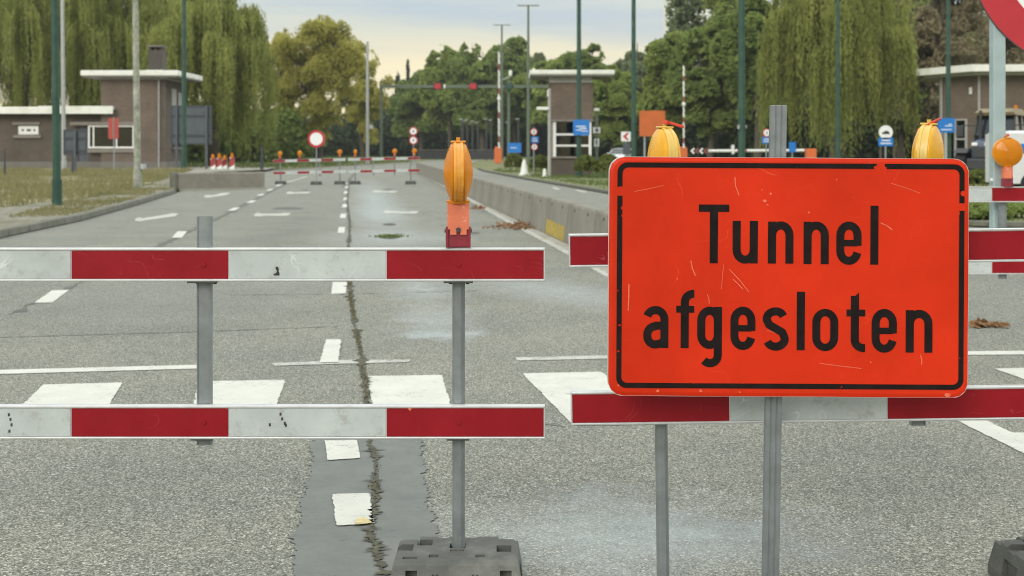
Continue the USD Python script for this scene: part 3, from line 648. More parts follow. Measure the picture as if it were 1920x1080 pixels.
D1 = 3.704
Z_UP, Z_LOW = 1.4 - (526.5 - HY) / 594, 1.4 - (822.5 - HY) / 594
def zpx(py, d): return H - (py - HY) * d / F
def xpx(px, d): return (px - CX) * d / F

bar1 = thing('road_barrier', 'red and white two-rail barrier, scratched, nearest and at the left of the orange sign', 'barrier', (0, D1, 0), group=None)
xr = xpx(1020, D1)
rail(bar1, 'top_rail', xr, zpx(527, D1), 5)
rail(bar1, 'bottom_rail', xr, zpx(822.5, D1), 5)
flat_post('post', bar1, xpx(382.5, D1 + .03), zpx(835, D1 + .03), zpx(405, D1 + .04))
round_post('post', bar1, xpx(860, D1 + .05), 0.115, zpx(464, D1 + .05))
round_post('post', bar1, xpx(-420, D1 + .05), 0.115, zpx(464, D1 + .05))
for px in (382.5, 860, -420):
    clamp_plate(bar1, xpx(px, D1 + .03), zpx(527, D1))
    clamp_plate(bar1, xpx(px, D1 + .03), zpx(822.5, D1), 0.07)

def blotch(parent, px, py, pts, m='signal_black'):
    part('scuff_mark', plate(Polygon([(xpx(px + a, D1), zpx(py + b, D1)) for a, b in pts]).buffer(0.0004), -0.0034, 0.0009), m, parent)
blotch(bar1, 519, 508, [(-1, -8), (2, -8), (4, -3), (3, 0), (5, 4), (5, 8), (-4, 8), (-6, 6), (-1, 4), (1, 0), (-2, -5)])
for px, py in [(17, 777), (20, 786), (22, 796), (18, 808), (526, 776), (529, 785), (534, 793), (506, 796), (536, 797)]:
    blotch(bar1, px, py, [(-1.5, -2), (1.5, -3), (2, 2), (-1, 3)], 'steel_dark')
blotch(bar1, 768, 763, [(-6, -1), (6, -1), (1, 7)], 'lamp_box')
for px, py in [(545, 776), (20, 497), (1390, 765)]:
    pass
for b_, pxs in ((bar1, (382.5, 860)),):
    for px in pxs:
        for py in (496, 791.5):
            part('rivet', tube((xpx(px, D1), -0.0055, zpx(py, D1)), (xpx(px, D1), -0.0023, zpx(py, D1)), 0.0075, 0.009, 10), 'foil_red', b_, smooth=50)
bar2 = thing('road_barrier', 'red and white two-rail barrier directly behind the orange tunnel sign', 'barrier', (xpx(1077, D1), D1, 0), ry=-0.75)
S2 = 0.4975
rail(bar2, 'top_rail', 5 * S2, zpx(501, D1), 5)
rail(bar2, 'bottom_rail', 5 * S2, zpx(797, D1), 5)
def x2(px): return xpx(px, D1 + .05) - xpx(1077, D1)
round_post('post', bar2, x2(1243.5), -0.02, zpx(440, D1 + .05))
round_post('post', bar2, x2(2010), 0.10, zpx(440, D1 + .05) + .01)
flat_post('post', bar2, x2(1722), zpx(803, D1) - .014, zpx(380, D1))
for px in (1243.5, 1722, 2010):
    clamp_plate(bar2, x2(px), zpx(501, D1))

def make_foot(name, label, loc, rz, m_top, group=None):
    t = thing(name, label, 'barrier foot', loc, rz, group)
    # block with castellated back edge, slots in its front face and hand holes
    man = m3.Manifold
    def mb(x0, x1, y0, y1, z0, z1): return man.cube((x1 - x0, y1 - y0, z1 - z0)).translate((x0, y0, z0))
    lo = m3.Manifold.hull_points([(sx * 0.208, y, z) for sx in (-1, 1) for y in (-0.155, 0.155) for z in (0.0, 0.03)] + [(sx * 0.192, y, 0.122) for sx in (-1, 1) for y in (-0.125, 0.13)] + [(sx * 0.178, y, 0.132) for sx in (-1, 1) for y in (-0.11, 0.115)])
    for (a, b, c, d, e) in [(-0.195, -0.125, 0.085, 0.2, 0.112), (-0.13, -0.082, 0.03, 0.085, 0.108), (-0.215, -0.14, -0.02, 0.04, 0.115), (-0.07, -0.03, 0.10, 0.2, 0.12), (0.02, 0.06, 0.105, 0.2, 0.12),
                            (0.13, 0.2, 0.09, 0.2, 0.112), (0.125, 0.172, -0.03, 0.03, 0.105), (-0.085, -0.055, -0.08, -0.055, 0.122), (0.06, 0.09, -0.08, -0.055, 0.122), (-0.165, -0.12, -0.095, -0.075, 0.122)]:
        lo = lo - mb(a, b, c, d, e, 0.2)
    for x in (-0.135, 0.155):
        lo = lo - mb(x - 0.018, x + 0.018, -0.3, -0.10, 0.02, 0.108)
    for x in (-1, 1):
        lo = lo - mb(x * 0.208 - 0.02, x * 0.208 + 0.02, -0.05, 0.05, 0.03, 0.085)
    lo = lo - mb(-0.025, 0.025, 0.005, 0.05, 0.06, 0.2) - mb(-0.022, 0.022, -0.025, -0.008, 0.1, 0.2)
    for sx in (-1, 1):
        for k in range(3):
            for q in (0.055, 0.068):
                lo = lo - mb(sx * q - 0.003, sx * q + 0.003, -0.3, -0.127, 0.055 + k * 0.018, 0.061 + k * 0.018)
    part('block', lo, m_top, t)
    for x in (-0.135, 0.155):
        part('slot_lining', BB(x - 0.016, x + 0.016, -0.0992, -0.095, 0.022, 0.106), 'recess', t)
    return t
ft = make_foot('barrier_foot', 'pale grey dusty moulded foot holding the left barrier post, at the bottom edge', (xpx(858, D1 + .05), D1 + 0.02, 0.001), 0, 'rubber_grey')
dup(ft, 'pale grey moulded foot under the far left post, outside the picture', (xpx(-420, D1 + .05), D1 + 0.02, 0.001))
make_foot('barrier_foot', 'dark moulded foot with angled corner at the bottom right of the picture', (xpx(2012, D1 + .02), D1 + .02, 0.001), 0, 'rubber_dark')

# ---- warning lamps: a double-faced lens on a battery box in a bracket
def make_lamp(name, label, loc, rz, strap=None, ry=0.0, worn='lamp_box', group='amber warning lamps on the barriers', amb='amber'):
    t = thing(name, label, 'warning lamp', loc, rz, group, ry=ry)
    part('bracket', [CB(-0.039, 0.039, -0.022, 0.030, 0.0, 0.055, 0.003), CB(-0.039, -0.031, -0.026, -0.0222, 0.0, 0.066, 0.001), CB(0.031, 0.039, -0.026, -0.0222, 0.0, 0.066, 0.001)], 'dark_red_plastic', t)
    tabs = sbox(-0.034, 0.057, 0.034, 0.138).union(sbox(-0.026, 0.04, -0.006, 0.06)).union(sbox(0.006, 0.04, 0.026, 0.06))
    part('battery_box', [plate(tabs, -0.026, 0.003), CB(-0.034, 0.034, -0.0228, 0.028, 0.0555, 0.138, 0.004)], worn, t)
    part('bolt', [tube((0, -0.030, 0.056), (0, -0.0265, 0.056), 0.008, n=8), tube((-0.043, 0, 0.052), (-0.0395, 0, 0.052), 0.007, n=8), tube((0.0395, 0, 0.052), (0.043, 0, 0.052), 0.007, n=8)], 'steel_dark', t)
    zc, R = 0.235, 0.094
    part('collar', [lathe([(0, 0.1382), (0.036, 0.1382), (0.038, 0.146), (0.033, 0.150), (0, 0.150)], 24)], amb, t, smooth=40)
    # lens: a dome on each side of the rim band, with concentric ridges
    prof = []
    for k in range(22):
        r = R * k / 21
        h = 0.0205 + 0.0245 * max(0, 1 - (r / R) ** 2.0) + 0.0011 * (k % 2)
        prof.append((r, h))
    prof[-1] = (R, 0.019)
    dome = lathe([(0.0, 0.0)] + [(0.0001, prof[0][1])] + prof[1:] + [(R - 0.001, 0.0)], 40)
    for s in (-1, 1):
        d = dome.copy()
        if s < 0:
            d.apply_transform(trimesh.transformations.rotation_matrix(np.pi, [1, 0, 0]))
        d.apply_transform(trimesh.transformations.rotation_matrix(np.pi / 2, [0, 1, 0]))
        d.apply_translation([s * 0.0004, 0, zc])
        part('lens', d, amb, t, smooth=25)
    band = [lathe([(R - 0.004, -0.0155), (R + 0.004, -0.015), (R + 0.0045, -0.0068), (R + 0.002, -0.006), (R + 0.002, 0.006), (R + 0.0045, 0.0068), (R + 0.004, 0.015), (R - 0.004, 0.0155)], 48, 'x')]
    band[0].apply_translation([0, 0, zc])
    part('rim', band, amb + '_band', t, smooth=30)
    part('cap', [CB(-0.024, 0.024, -0.02, 0.02, zc + R + 0.0005, zc + R + 0.007, 0.002), tube((0, 0, zc + R + 0.007), (0, 0, zc + R + 0.018), 0.006, 0.007, 10)], amb + '_band', t, smooth=30)
    if strap == 'flap':
        part('strap', [tube((0, -0.004, zc + R + 0.014), (0.004, -0.004, zc + R + 0.026), 0.009, 0.011, 10), xf(CB(-0.002, 0.06, -0.006, 0.004, -0.005, 0.004, 0.002), (0.004, 0, zc + R + 0.022), ry=14)], 'strap_red', t)
    if strap == 'ring':
        a = np.linspace(0, 2 * np.pi, 17)
        ring = [np.array([0.034 * math.cos(q), 0.018 * math.sin(q), zc + R + 0.002 + 0.020 * math.cos(q)]) for q in a]
        part('strap', polytube(ring, [0.0032] * 17, 6), 'strap_red', t)
    return t
zt1 = zpx(464, D1) + 0.001
lamp1 = make_lamp('warning_lamp', 'amber warning lamp seen edge-on, on the left barrier beside the orange sign', (xpx(859, D1 + .01), D1 + .012, zt1), 4)
zt2 = zpx(440, D1)
make_lamp('warning_lamp', 'amber warning lamp with a red strap flap, behind the upper left corner of the sign', (xpx(1241.5, D1 + .01), D1 + .012, zt2 + .006), 10, 'flap', ry=1.5, amb='amber_yellow')
make_lamp('warning_lamp', 'amber warning lamp with a red ring on top, behind the upper right of the sign', (xpx(1735, D1 + .01), D1 + .012, zt2 + .017), -30, 'ring', ry=2, amb='amber_yellow')

# ---- the orange sign
DS = 3.55
SS = F / DS                                             # photo pixels per metre there
def S(cx, cy): return ((cx - 789) / (2.2042 * SS), -(cy - 547) / (2.2042 * SS))
sg = thing('roadworks_sign', 'orange rectangular sign reading Tunnel afgesloten on a ribbed grey post', 'road sign', (xpx(1478, DS), DS, zpx(518, DS)), ry=0.35)
(x0, z1), (x1, z0) = S(46, 57), S(1533, 1045)
cr = 62 / (2.2042 * SS)
outer = rrect(x0, x1, z0, z1, cr)
face = outer.buffer(-0.0035)
part('edge', [plate(outer.difference(outer.buffer(-0.003)), -0.001, 0.026), plate(outer.buffer(-0.0031), 0.012, 0.002)], 'aluminium', sg, smooth=30)
# rim of the face slopes back slightly: ring of quads
def ring_strip(pa, ya, pb, yb, n=160):
    A = [pa.exterior.interpolate(t, normalized=True) for t in np.linspace(0, 1, n, endpoint=False)]
    v, f = [], []
    for p in A:
        q = pb.exterior.interpolate(pb.exterior.project(p))
        v += [(p.x, ya, p.y), (q.x, yb, q.y)]
    for k in range(n):
        a, b, c, d = 2 * k, 2 * k + 1, (2 * k + 3) % (2 * n), (2 * k + 2) % (2 * n)
        f += [(a, b, c), (a, c, d)]
    m = trimesh.Trimesh(v, f, process=False)
    trimesh.repair.fix_normals(m)
    return m
part('face', [plate(outer.buffer(-0.012), -0.004, 0.004), ring_strip(outer.buffer(-0.0008), -0.0012, outer.buffer(-0.012), -0.004)], 'sign_orange', sg)
(bx0, bz1), (bx1, bz0) = S(80, 80), S(1513, 1011)
bo = rrect(bx0, bx1, bz0, bz1, 42 / (2.2042 * SS))
lw = 21 / (2.2042 * SS)
border = bo.difference(rrect(bx0 + lw, bx1 - lw, bz0 + lw, bz1 - lw, 24 / (2.2042 * SS)))
def cut(ax, ay, bx, by, r=6):
    return Polygon([S(ax, ay), S(bx, ay), S(bx, by), S(ax, by)])
rs = np.random.default_rng(12)
border = border.difference(cut(1150, 60, 1184, 130)).difference(cut(60, 182, 125, 218)).difference(cut(1470, 240, 1530, 272))
for (cx, cy, r) in [(100, 268, 7), (92, 752, 6), (1484, 772, 5), (84, 610, 3), (88, 860, 4), (820, 95, 2), (1010, 1002, 4), (400, 990, 2.5), (1508, 200, 12), (1497, 880, 3), (94, 186, 8), (1150, 96, 9), (1186, 100, 9), (102, 300, 5), (1486, 282, 9)]:
    x, z = S(cx, cy)
    border = border.difference(affinity.rotate(affinity.scale(Point(x, z).buffer(r / (2.2042 * SS), quad_segs=3), 1, rs.uniform(0.6, 1.5)), rs.uniform(0, 90)))
part('border_line', plate(border, -0.0052, 0.001), 'sign_black', sg)
# condensed grotesque letters drawn from their centre lines, in the photograph's units
def arc(cx, cy, rx, ry, a0, a1, n=10):
    return [(cx + rx * math.cos(math.radians(a)), cy + ry * math.sin(math.radians(a))) for a in np.linspace(a0, a1, n)]
def st(pts, w=33): return LineString(pts).buffer(w / 2, cap_style=2, join_style=1)
def glyph(ch, w, h, t=33):
    """y up from the baseline; w, h the outer box of the letter (h = x-height or ascender height)"""
    a, b, q = t / 2, w - t / 2, 56
    if ch == 'T': return [st([(0, h - 15), (w, h - 15)], 30), st([(w / 2, 0), (w / 2, h - 10)])]
    if ch == 'l': return [st([(w / 2, 0), (w / 2, h)])]
    if ch == 'n': return [st([(a, 0), (a, h)]), st([(a, h - q - 8), (a, h - q)] + arc(w / 2, h - q, w / 2 - a, q - 15, 180, 0) + [(b, 0)])]
    if ch == 'u': return [st([(b, 0), (b, h)]), st([(b, q + 8), (b, q)] + arc(w / 2, q, w / 2 - a, q - 15, 0, -180) + [(a, h)])]
    if ch == 'o': return [Polygon(arc(w / 2, h - q, w / 2, q, 180, 0, 16) + arc(w / 2, q, w / 2, q, 0, -180, 16)).difference(Polygon(arc(w / 2, h - q, w / 2 - t, q - 30, 180, 0, 16) + arc(w / 2, q, w / 2 - t, q - 30, 0, -180, 16)))]
    if ch == 'e':
        p = [(b, h * .44), (b, h - q)] + arc(w / 2, h - q, w / 2 - a, q - 15, 0, 180)[1:] + [(a, q)] + arc(w / 2, q, w / 2 - a, q - 15, 180, 350)[1:]
        return [st(p), st([(a, h * .5), (b, h * .5)], 26)]
    if ch == 'a':
        return [st(arc(w * .48, h - q + 2, w * .48 - 14, q - 17, 158, 90)[:] + arc(w / 2, h - q + 2, w / 2 - a, q - 17, 80, 0) + [(b, 0)]),
                st([(b, h * .56 - 4), (w * .5, h * .56 - 4)] + arc(w * .46, h * .30, w * .46 - a, h * .26 - 7, 90, 270) + arc(w * .5, 40, w * .5 - a, 25, 270, 350))]
    if ch == 'f': return [st([(w * .48, 0), (w * .48, h - 48)] + arc(w * .48 + 36, h - 48, 36, 33, 180, 92)[1:] + [(w, h - 15)]), st([(0, 160), (w, 160)], 28)]
    if ch == 't': return [st([(w * .45, h - 14), (w * .45, 48)] + arc(w * .45 + 38, 48, 38, 33, 180, 272)[1:] + [(w, 15)]), Polygon([(w * .45 - 16, h - 30), (w * .45 + 16, h), (w * .45 + 16, h - 40), (w * .45 - 16, h - 50)]), st([(0, 160), (w, 160)], 28)]
    if ch == 's':
        c = w / 2
        p = arc(c, h - 45, c - a - 2, 30, 20, 90, 6) + arc(c, h - 47, c - a + 2, 32, 90, 185, 7)[1:] + [(a + 8, h * .60), (c, h * .51), (b - 8, h * .42)] + arc(c, 47, c - a + 2, 32, -5 + 10, -90, 7) + arc(c, 45, c - a, 30, -90, -162, 6)[1:]
        return [st(p)]
    if ch == 'g':
        return [st([(b, h), (b, -28)] + arc(w / 2 + 2, -28, w / 2 - 2 - a, 32, 0, -140)[1:]), st([(b, h - q + 12), (b, h - q)] + arc(w / 2, h - q, w / 2 - a, q - 15, 0, 180)[1:] + [(a, q)] + arc(w / 2, q, w / 2 - a, q - 15, 180, 360)[1:])]
def lettering(items):
    for ch, xa, xb, top, basey in items:
        w, h = xb - xa, basey - top
        g = union_all(glyph(ch, w, h))
        k = 1 / (2.2042 * SS)
        ox, oz = S(xa, basey)
        g = affinity.affine_transform(g, [k, 0, 0, k, ox, oz]).buffer(0.0006).buffer(-0.0006)
        part('letter', plate(g, -0.0052, 0.001), 'sign_black', sg)
lettering([('T', 417, 542, 252, 494), ('u', 557, 661, 319, 494), ('n', 703, 808, 321, 494), ('n', 850, 954, 321, 495), ('e', 985, 1089, 320, 496), ('l', 1125, 1159, 253, 496)])
lettering([('a', 190, 294, 674, 845), ('f', 326, 400, 606, 845), ('g', 413, 515, 675, 847), ('e', 550, 653, 674, 850), ('s', 685, 789, 676, 852), ('l', 824, 857, 610, 851), ('o', 888, 995, 680, 854), ('t', 1029, 1106, 612, 856), ('e', 1133, 1237, 680, 858), ('n', 1274, 1384, 683, 858)])
# chips and scuffs on the foil
sc = []
for (cx, cy, r) in [(712, 206, 7), (688, 236, 9), (700, 252, 5), (870, 282, 6), (985, 146, 4), (677, 190, 4), (1208, 345, 5), (1130, 900, 5), (330, 560, 4), (1484, 60, 5), (600, 990, 3), (1448, 1030, 14), (430, 1022, 9), (250, 1022, 8), (590, 1026, 6), (90, 1000, 6)]:
    x, z = S(cx, cy)
    a = np.linspace(0, 2 * np.pi, 8)[:-1]
    sc.append(Polygon([(x + r / (2.2042 * SS) * rs.uniform(.4, 1.1) * math.cos(q), z + r / (2.2042 * SS) * rs.uniform(.3, 1) * math.sin(q)) for q in a]).buffer(0))
for (ax, ay, bx, by, w) in [(565, 140, 582, 212, 4), (385, 485, 404, 545, 4), (545, 520, 625, 612, 3), (560, 560, 600, 600, 3), (1170, 325, 1215, 352, 4), (130, 585, 128, 690, 5), (1335, 868, 1340, 905, 4), (920, 905, 1090, 925, 2.5), (150, 200, 270, 175, 2), (455, 625, 462, 660, 3), (1210, 160, 1330, 200, 2), (520, 500, 512, 600, 2), (700, 770, 760, 790, 2)]:
    sc.append(LineString([S(ax, ay), S((ax + bx) / 2 + rs.normal(0, 3), (ay + by) / 2 + rs.normal(0, 3)), S(bx, by)]).buffer(w / 2 / (2.2042 * SS)))
plain('scuff', (0.66, 0.13, 0.07), rough=0.6, var=0.25, scale=60)
part('scuff', plate(union_all(sc), -0.0045, 0.0004), 'scuff', sg, kind='stuff')
# post: folded section with two deep grooves; it leans a little
pm = []
for k in (-1, 0, 1):
    pm.append(CB(k * 0.0172 - 0.0075, k * 0.0172 + 0.0075, -0.006, 0.010, 0.02, 1.535, 0.002))
pm.append(BB(-0.025, 0.025, 0.0105, 0.016, 0.02, 1.533))
pm.append(BB(-0.024, 0.024, -0.0035, 0.0095, 0.02, 1.530))
sgp = xpx(1449, DS + .05) - xpx(1478, DS)
pst = trimesh.util.concatenate([xf(m, (0, 0.044, 0), ry=0.62) for m in pm])
pst.apply_translation([sgp - 0.003, 0, -zpx(518, DS)])
part('post', pst, 'post_grey', sg)
part('base_plate', xf(CB(-0.22, 0.22, -0.26, 0.12, 0.001, 0.022, 0.005), (sgp, 0.044, -zpx(518, DS))), 'steel_dark', sg)
for z in (0.24, -0.26):
    part('clamp', CB(sgp - 0.05, sgp + 0.06, 0.0142, 0.034, z, z + 0.03, 0.002), 'aluminium', sg)

# ---- barrier behind on the right with a lamp facing us, and the big round sign clamped to it
D3 = 7.92
bar3 = thing('road_barrier', 'red and white two-rail barrier at the right edge, under the round amber lamp', 'barrier', (xpx(1582, D3), D3, 0))
rail(bar3, 'top_rail', 5 * 0.5, zpx(379, D3), 5, 0.5)
rail(bar3, 'bottom_rail', 5 * 0.5, zpx(514, D3), 5, 0.5)
def x3(px): return xpx(px, D3) - xpx(1582, D3)
round_post('post', bar3, x3(1650), 0.1, zpx(352, D3))
round_post('post', bar3, x3(2240), 0.1, zpx(352, D3))
flat_post('post', bar3, x3(1884), zpx(524, D3), zpx(360, D3), 0.05)
for px in (1650, 2240):
    dup(ft, f'grey moulded foot of the barrier behind the orange sign, {"hidden by the sign" if px < 1700 else "outside the picture"}', (xpx(px, D3), D3 + 0.02, 0.001))
make_lamp('warning_lamp', 'round amber warning lamp facing us on the barrier at the right edge', (xpx(1890, D3), D3 + .012, zpx(351, D3) + .001), 84, 'flap')
DB = 8.05
bs = thing('no_entry_sign', 'large red-ringed round sign cut by the top right corner, on grey-blue posts', 'road sign', (xpx(1870, DB), DB, 0))
sc_x, sc_z, sr = xpx(2040, DB - .05) - xpx(1870, DB), zpx(-93, DB - .05), 224 * (DB - .05) / F
disc = Point(sc_x, sc_z).buffer(sr, quad_segs=24)
inn = Point(sc_x, sc_z).buffer(162 * (DB - .05) / F, quad_segs=24)
part('plate', [plate(disc.buffer(-0.003), -0.05, 0.003)], 'aluminium', bs)
part('red_ring', plate(disc.buffer(-0.004).difference(inn), -0.0515, 0.0012), 'sign_red', bs)
part('white_disc', plate(inn, -0.0515, 0.0012), 'sign_white', bs)
part('rim', plate(disc.difference(disc.buffer(-0.006)), -0.054, 0.012), 'steel_dark', bs)
part('post', CB(-0.042, 0.042, -0.042, 0.042, zpx(500, DB), sc_z + 0.4, 0.008), 'pole_teal', bs)
part('post', xf(CB(-0.042, 0.042, -0.042, 0.042, 0.0, sc_z + 0.4, 0.008), (2 * sc_x, 0, 0)), 'pole_teal', bs)
part('bolt', [tube((-0.048 - .004, 0, zpx(337, DB)), (-0.0425, 0, zpx(337, DB)), 0.014, n=8), tube((-0.05, -0.03, zpx(337, DB)), (-0.043, -0.02, zpx(341, DB)), 0.012, n=6)], 'aluminium', bs)
# ------------------------------------------------------------------ concrete barrier blocks along the right of the carriageway
def make_block(name, label, p0, p1, h, w=0.24, mat_='concrete', group='concrete barrier blocks beside the carriageway', jog=0.0):
    p0, p1 = np.array(p0), np.array(p1)
    d = p1 - p0; L = np.linalg.norm(d); ang = math.degrees(math.atan2(d[1], d[0]))
    t = thing(name, label, 'concrete barrier', (p0[0], p0[1], 0.003), ang, group)
    pts = [(x, s * y, z) for x in (0.012, L - 0.012) for s in (-1, 1) for y, z in ((w * .62, 0.0), (w * .62, 0.07), (w * .5, 0.16), (w * .42, h - 0.03), (w * .36, h))]
    part('block', trimesh.convex.convex_hull(np.array(pts)), mat_, t)
    for x in (L * .25, L * .75):
        part('lifting_eye', tube((x, w * .30, h - 0.09), (x, w * .47, h - 0.085), 0.022, n=8), 'recess', t)
    return t, L
A0, U = np.array([0.84, 17.45]), np.array([-0.122, 0.9925])
U /= np.linalg.norm(U)
edges = [-4.2, -2.1, 0.0, 2.06, 4.95, 7.06, 9.2, 11.3, 13.45]
while edges[-1] < 54: edges.append(edges[-1] + 2.1)
names = {1: 'concrete barrier block hidden behind the left edge of the orange sign', 2: 'concrete barrier block with yellow paint along its foot, left of the orange sign', 3: 'longer bare concrete block right beyond the one with yellow paint', 4: 'concrete barrier block with brown leaves piled at its near foot', 5: 'stained concrete barrier block just past the leaf pile', 6: 'concrete barrier block right of the left amber lamp collar'}
first_far = None
for k in range(len(edges) - 1):
    a, b = A0 + U * edges[k], A0 + U * edges[k + 1]
    b = b - U * 0.055
    a = a + np.array([0.1, 0]); b = b + np.array([0.1, 0])
    if k <= 6:
        t, L = make_block('concrete_block', names.get(k, 'concrete barrier block behind the orange sign, nearest of its row'), a, b, 0.60)
        if k == 2:
            part('yellow_paint', trimesh.Trimesh([(L * .06, .1525, .02), (L * .97, .1525, .02), (L * .97, .1525, .07), (L * .06, .1525, .07), (L * .05, .1360, .24), (L * .97, .1340, .26)], [[1, 0, 3], [1, 3, 2], [2, 3, 4], [2, 4, 5]], process=False), 'yellow_paint', t)
    elif first_far is None:
        first_far, _ = make_block('concrete_block', 'plain concrete block in the far run of barrier blocks behind the left amber lamp', a, b, 0.60)
    else:
        dup(first_far, 'plain concrete block in the far run of barrier blocks behind the left amber lamp', (a[0], a[1], 0.003), math.degrees(math.atan2(U[1], U[0])))
# blown leaves at the gutter
def leaf_pile(label, px, py, n, rx, ry, seed, h=0.06):
    r = np.random.default_rng(seed)
    c = gxy(px, py)
    v = []
    for _ in range(n):
        q = np.array([c[0] + r.normal(0, rx), c[1] + r.normal(0, ry), 0.012 + abs(r.normal(0, h)) * 0.7])
        a, b = r.normal(0, 1, 3), r.normal(0, 1, 3)
        a[2] *= .4; b[2] *= .4
        a *= 0.045 / np.linalg.norm(a); b *= 0.032 / np.linalg.norm(b)
        v += [q - a, q + b, q + a, q - b]
    f = np.arange(4 * n).reshape(-1, 4)
    one('leaf_litter', (np.array(v), f), 'leaf_litter', label, 'leaves', kind='stuff')
leaf_pile('brown fallen leaves heaped on the white edge line by the concrete blocks', 968, 427, 230, 0.20, 0.45, 3, 0.045)
leaf_pile('thin brown leaf drift further along the concrete blocks', 900, 391, 60, 0.12, 0.5, 4, 0.03)
leaf_pile('brown leaves on the concrete right of the orange sign', 1845, 612, 60, 0.10, 0.05, 5, 0.015)

# concrete wall piece on the left kerb
t = thing('concrete_wall', 'low wide concrete wall block lying at the left edge of the carriageway', 'concrete barrier', G(333, 358), 0)
wl, wr = G(333, 358), G(497, 354)
dd = wr - wl
ang = math.degrees(math.atan2(dd[1], dd[0]))
part('block', xf(CB(0, np.linalg.norm(dd), 0, 0.35, 0.0, 0.60, 0.03), rz=ang), 'concrete', t)
part('end_post', xf(CB(-0.12, -0.005, -0.03, 0.38, 0.0, 0.62, 0.02), rz=ang), 'kerb_stone', t)
part('base_strip', xf(BB(0.02, np.linalg.norm(dd) - .02, -0.10, -0.003, 0.003, 0.05), rz=ang), 'concrete_light', t)

# ------------------------------------------------------------------ second row of barriers across the road
D2 = 47.0
s2 = F / D2
def far_barrier(label, pa, pb, ya, yb, posts, stubs, first):
    """pa, pb: left and right end columns; ya, yb: bottom rows of the upper rail at these ends"""
    t = thing('road_barrier', label, 'barrier', (xpx(pa, D2), D2, 0), ry=math.degrees(math.atan2(-(ya - yb) * -1, pb - pa)) * -1)
    L = (pb - pa) / s2
    n = 6
    rail(t, 'top_rail', L, zpx(ya, D2), n, L / n, first)
    rail(t, 'bottom_rail', L, zpx(ya + 22.6, D2), n, L / n, first)
    for px in posts:
        round_post('post', t, (px - pa) / s2, 0.08, zpx(ya - 5, D2), r=0.03)
    for px in stubs:
        flat_post('post', t, (px - pa) / s2, zpx(ya + 28, D2), zpx(ya - 6, D2), 0.05)
    return t
far_barrier('left half of the distant red and white barrier row, by the round no-entry sign', 513, 648.5, 304.5, 301.5, (526, 637), (600,), 'white')
far_barrier('right half of the distant red and white barrier row, next to the concrete blocks', 653.5, 788, 301.5, 299, (666, 770), (700, 740), 'red')
lamp_d = make_lamp('warning_lamp', 'first amber lamp from the left on the distant barrier row', (xpx(525, D2), D2 + .01, zpx(299, D2)), 60)
for px, lab, rz, py in [(562, 'second amber lamp from the left on the distant barrier row', 70, 298), (637, 'amber lamp right of the round no-entry sign on the distant barrier row', 85, 296), (666, 'yellowish amber lamp in the middle gap of the distant barrier row', 40, 296), (740, 'amber lamp on the distant barrier row, left of its right end', 75, 294.5), (777, 'amber lamp at the right end of the distant barrier row', 80, 294)]:
    dup(lamp_d, lab, (xpx(px, D2), D2 + .01, zpx(py, D2)), rz)
foot_d = make_foot('barrier_foot', 'small dark foot under the distant round no-entry sign', (xpx(593, D2 - .6), D2 - .6, 0.001), 0, 'rubber_dark', 'dark feet of the distant barriers')
for px, d, lab in [(637, D2, 'dark foot of the distant barrier just right of the round sign'), (666, D2 + .05, 'dark foot of the distant barrier right of the gap'), (526, D2, 'dark foot at the left end of the distant barrier row'), (770, D2, 'dark foot at the right end of the distant barrier row')]:
    dup(foot_d, lab, (xpx(px, d), d + .02, 0.001))

# ------------------------------------------------------------------ signs and poles
def disc_plate(t, x, z, r, y, red=True, white='sign_white', ringw=0.24):
    c = Point(x, z).buffer(r, quad_segs=10)
    part('back', plate(c, y + 0.002, 0.02), 'aluminium', t)
    if red:
        i = Point(x, z).buffer(r * (1 - ringw), quad_segs=10)
        part('red_ring', plate(c.difference(i), y, 0.0018), 'sign_red', t)
        part('white_disc', plate(i, y, 0.0018), white, t)
    else:
        part('white_disc', plate(c, y, 0.0018), white, t)

def sign_base(name, label, px, d, py_top, r=0.03, mat_='galvanised', z0=0.0, base_py=None, group=None):
    t = thing(name, label, 'road sign', (xpx(px, d), d, z0), 0, group)
    part('post', tube((0, 0.05, 0), (0, 0.05, zpx(py_top, d) - z0), r, n=10), mat_, t, smooth=40)
    return t
# no entry sign of the distant row
d = D2 - .6
t = sign_base('no_entry_sign', 'small round no-entry sign, red ring on white, at the distant barrier row', 593, d, 246, 0.022)
disc_plate(t, 0, zpx(260.5, d), 16.3 / F * d, 0.0, ringw=0.27)
# a pair of small round signs
def pair(label, px, d, discs, blues=(), post_top=None, post_r=0.04):
    t = sign_base('road_sign', label, px, d, post_top, post_r)
    for (x, y, r, kind) in discs:
        disc_plate(t, xpx(x, d) - xpx(px, d), zpx(y, d), r / F * d, 0.0, red=(kind == 'r'))
        if kind == 'r':
            part('symbol', plate(sbox(-.25, -.4, .25, .4) if False else affinity.scale(Point(xpx(x, d) - xpx(px, d), zpx(y, d)).buffer(r * .22 / F * d, quad_segs=4), 0.7, 1.5), -0.004, 0.003), 'signal_black', t)
    for (x, y, hw, hh) in blues:
        X, Z = xpx(x, d) - xpx(px, d), zpx(y, d)
        a, b = hw / F * d, hh / F * d
        part('blue_plate', plate(rrect(X - a, X + a, Z - b, Z + b, min(a, b) * .15), 0.0, 0.02), 'sign_blue', t)
        for q, ww in ((.35, .6), (-.35, .75)):
            part('white_line', plate(sbox(X - a * ww, Z + b * q - b * .13, X + a * ww, Z + b * q + b * .13), -0.004, 0.0035), 'sign_white', t)
    return t
pair('two small round signs stacked on one post above the far barrier row', 775, 100, [(775, 246, 8, 'r'), (775, 263, 8, 'r')], post_top=238)
pair('pole with two red-ringed round signs and a blue plate between, left of the booth', 1001, 62, [(1001, 247, 6.8, 'r'), (1002, 275.5, 6.5, 'r')], [(1003, 262, 7, 6)], post_top=238)
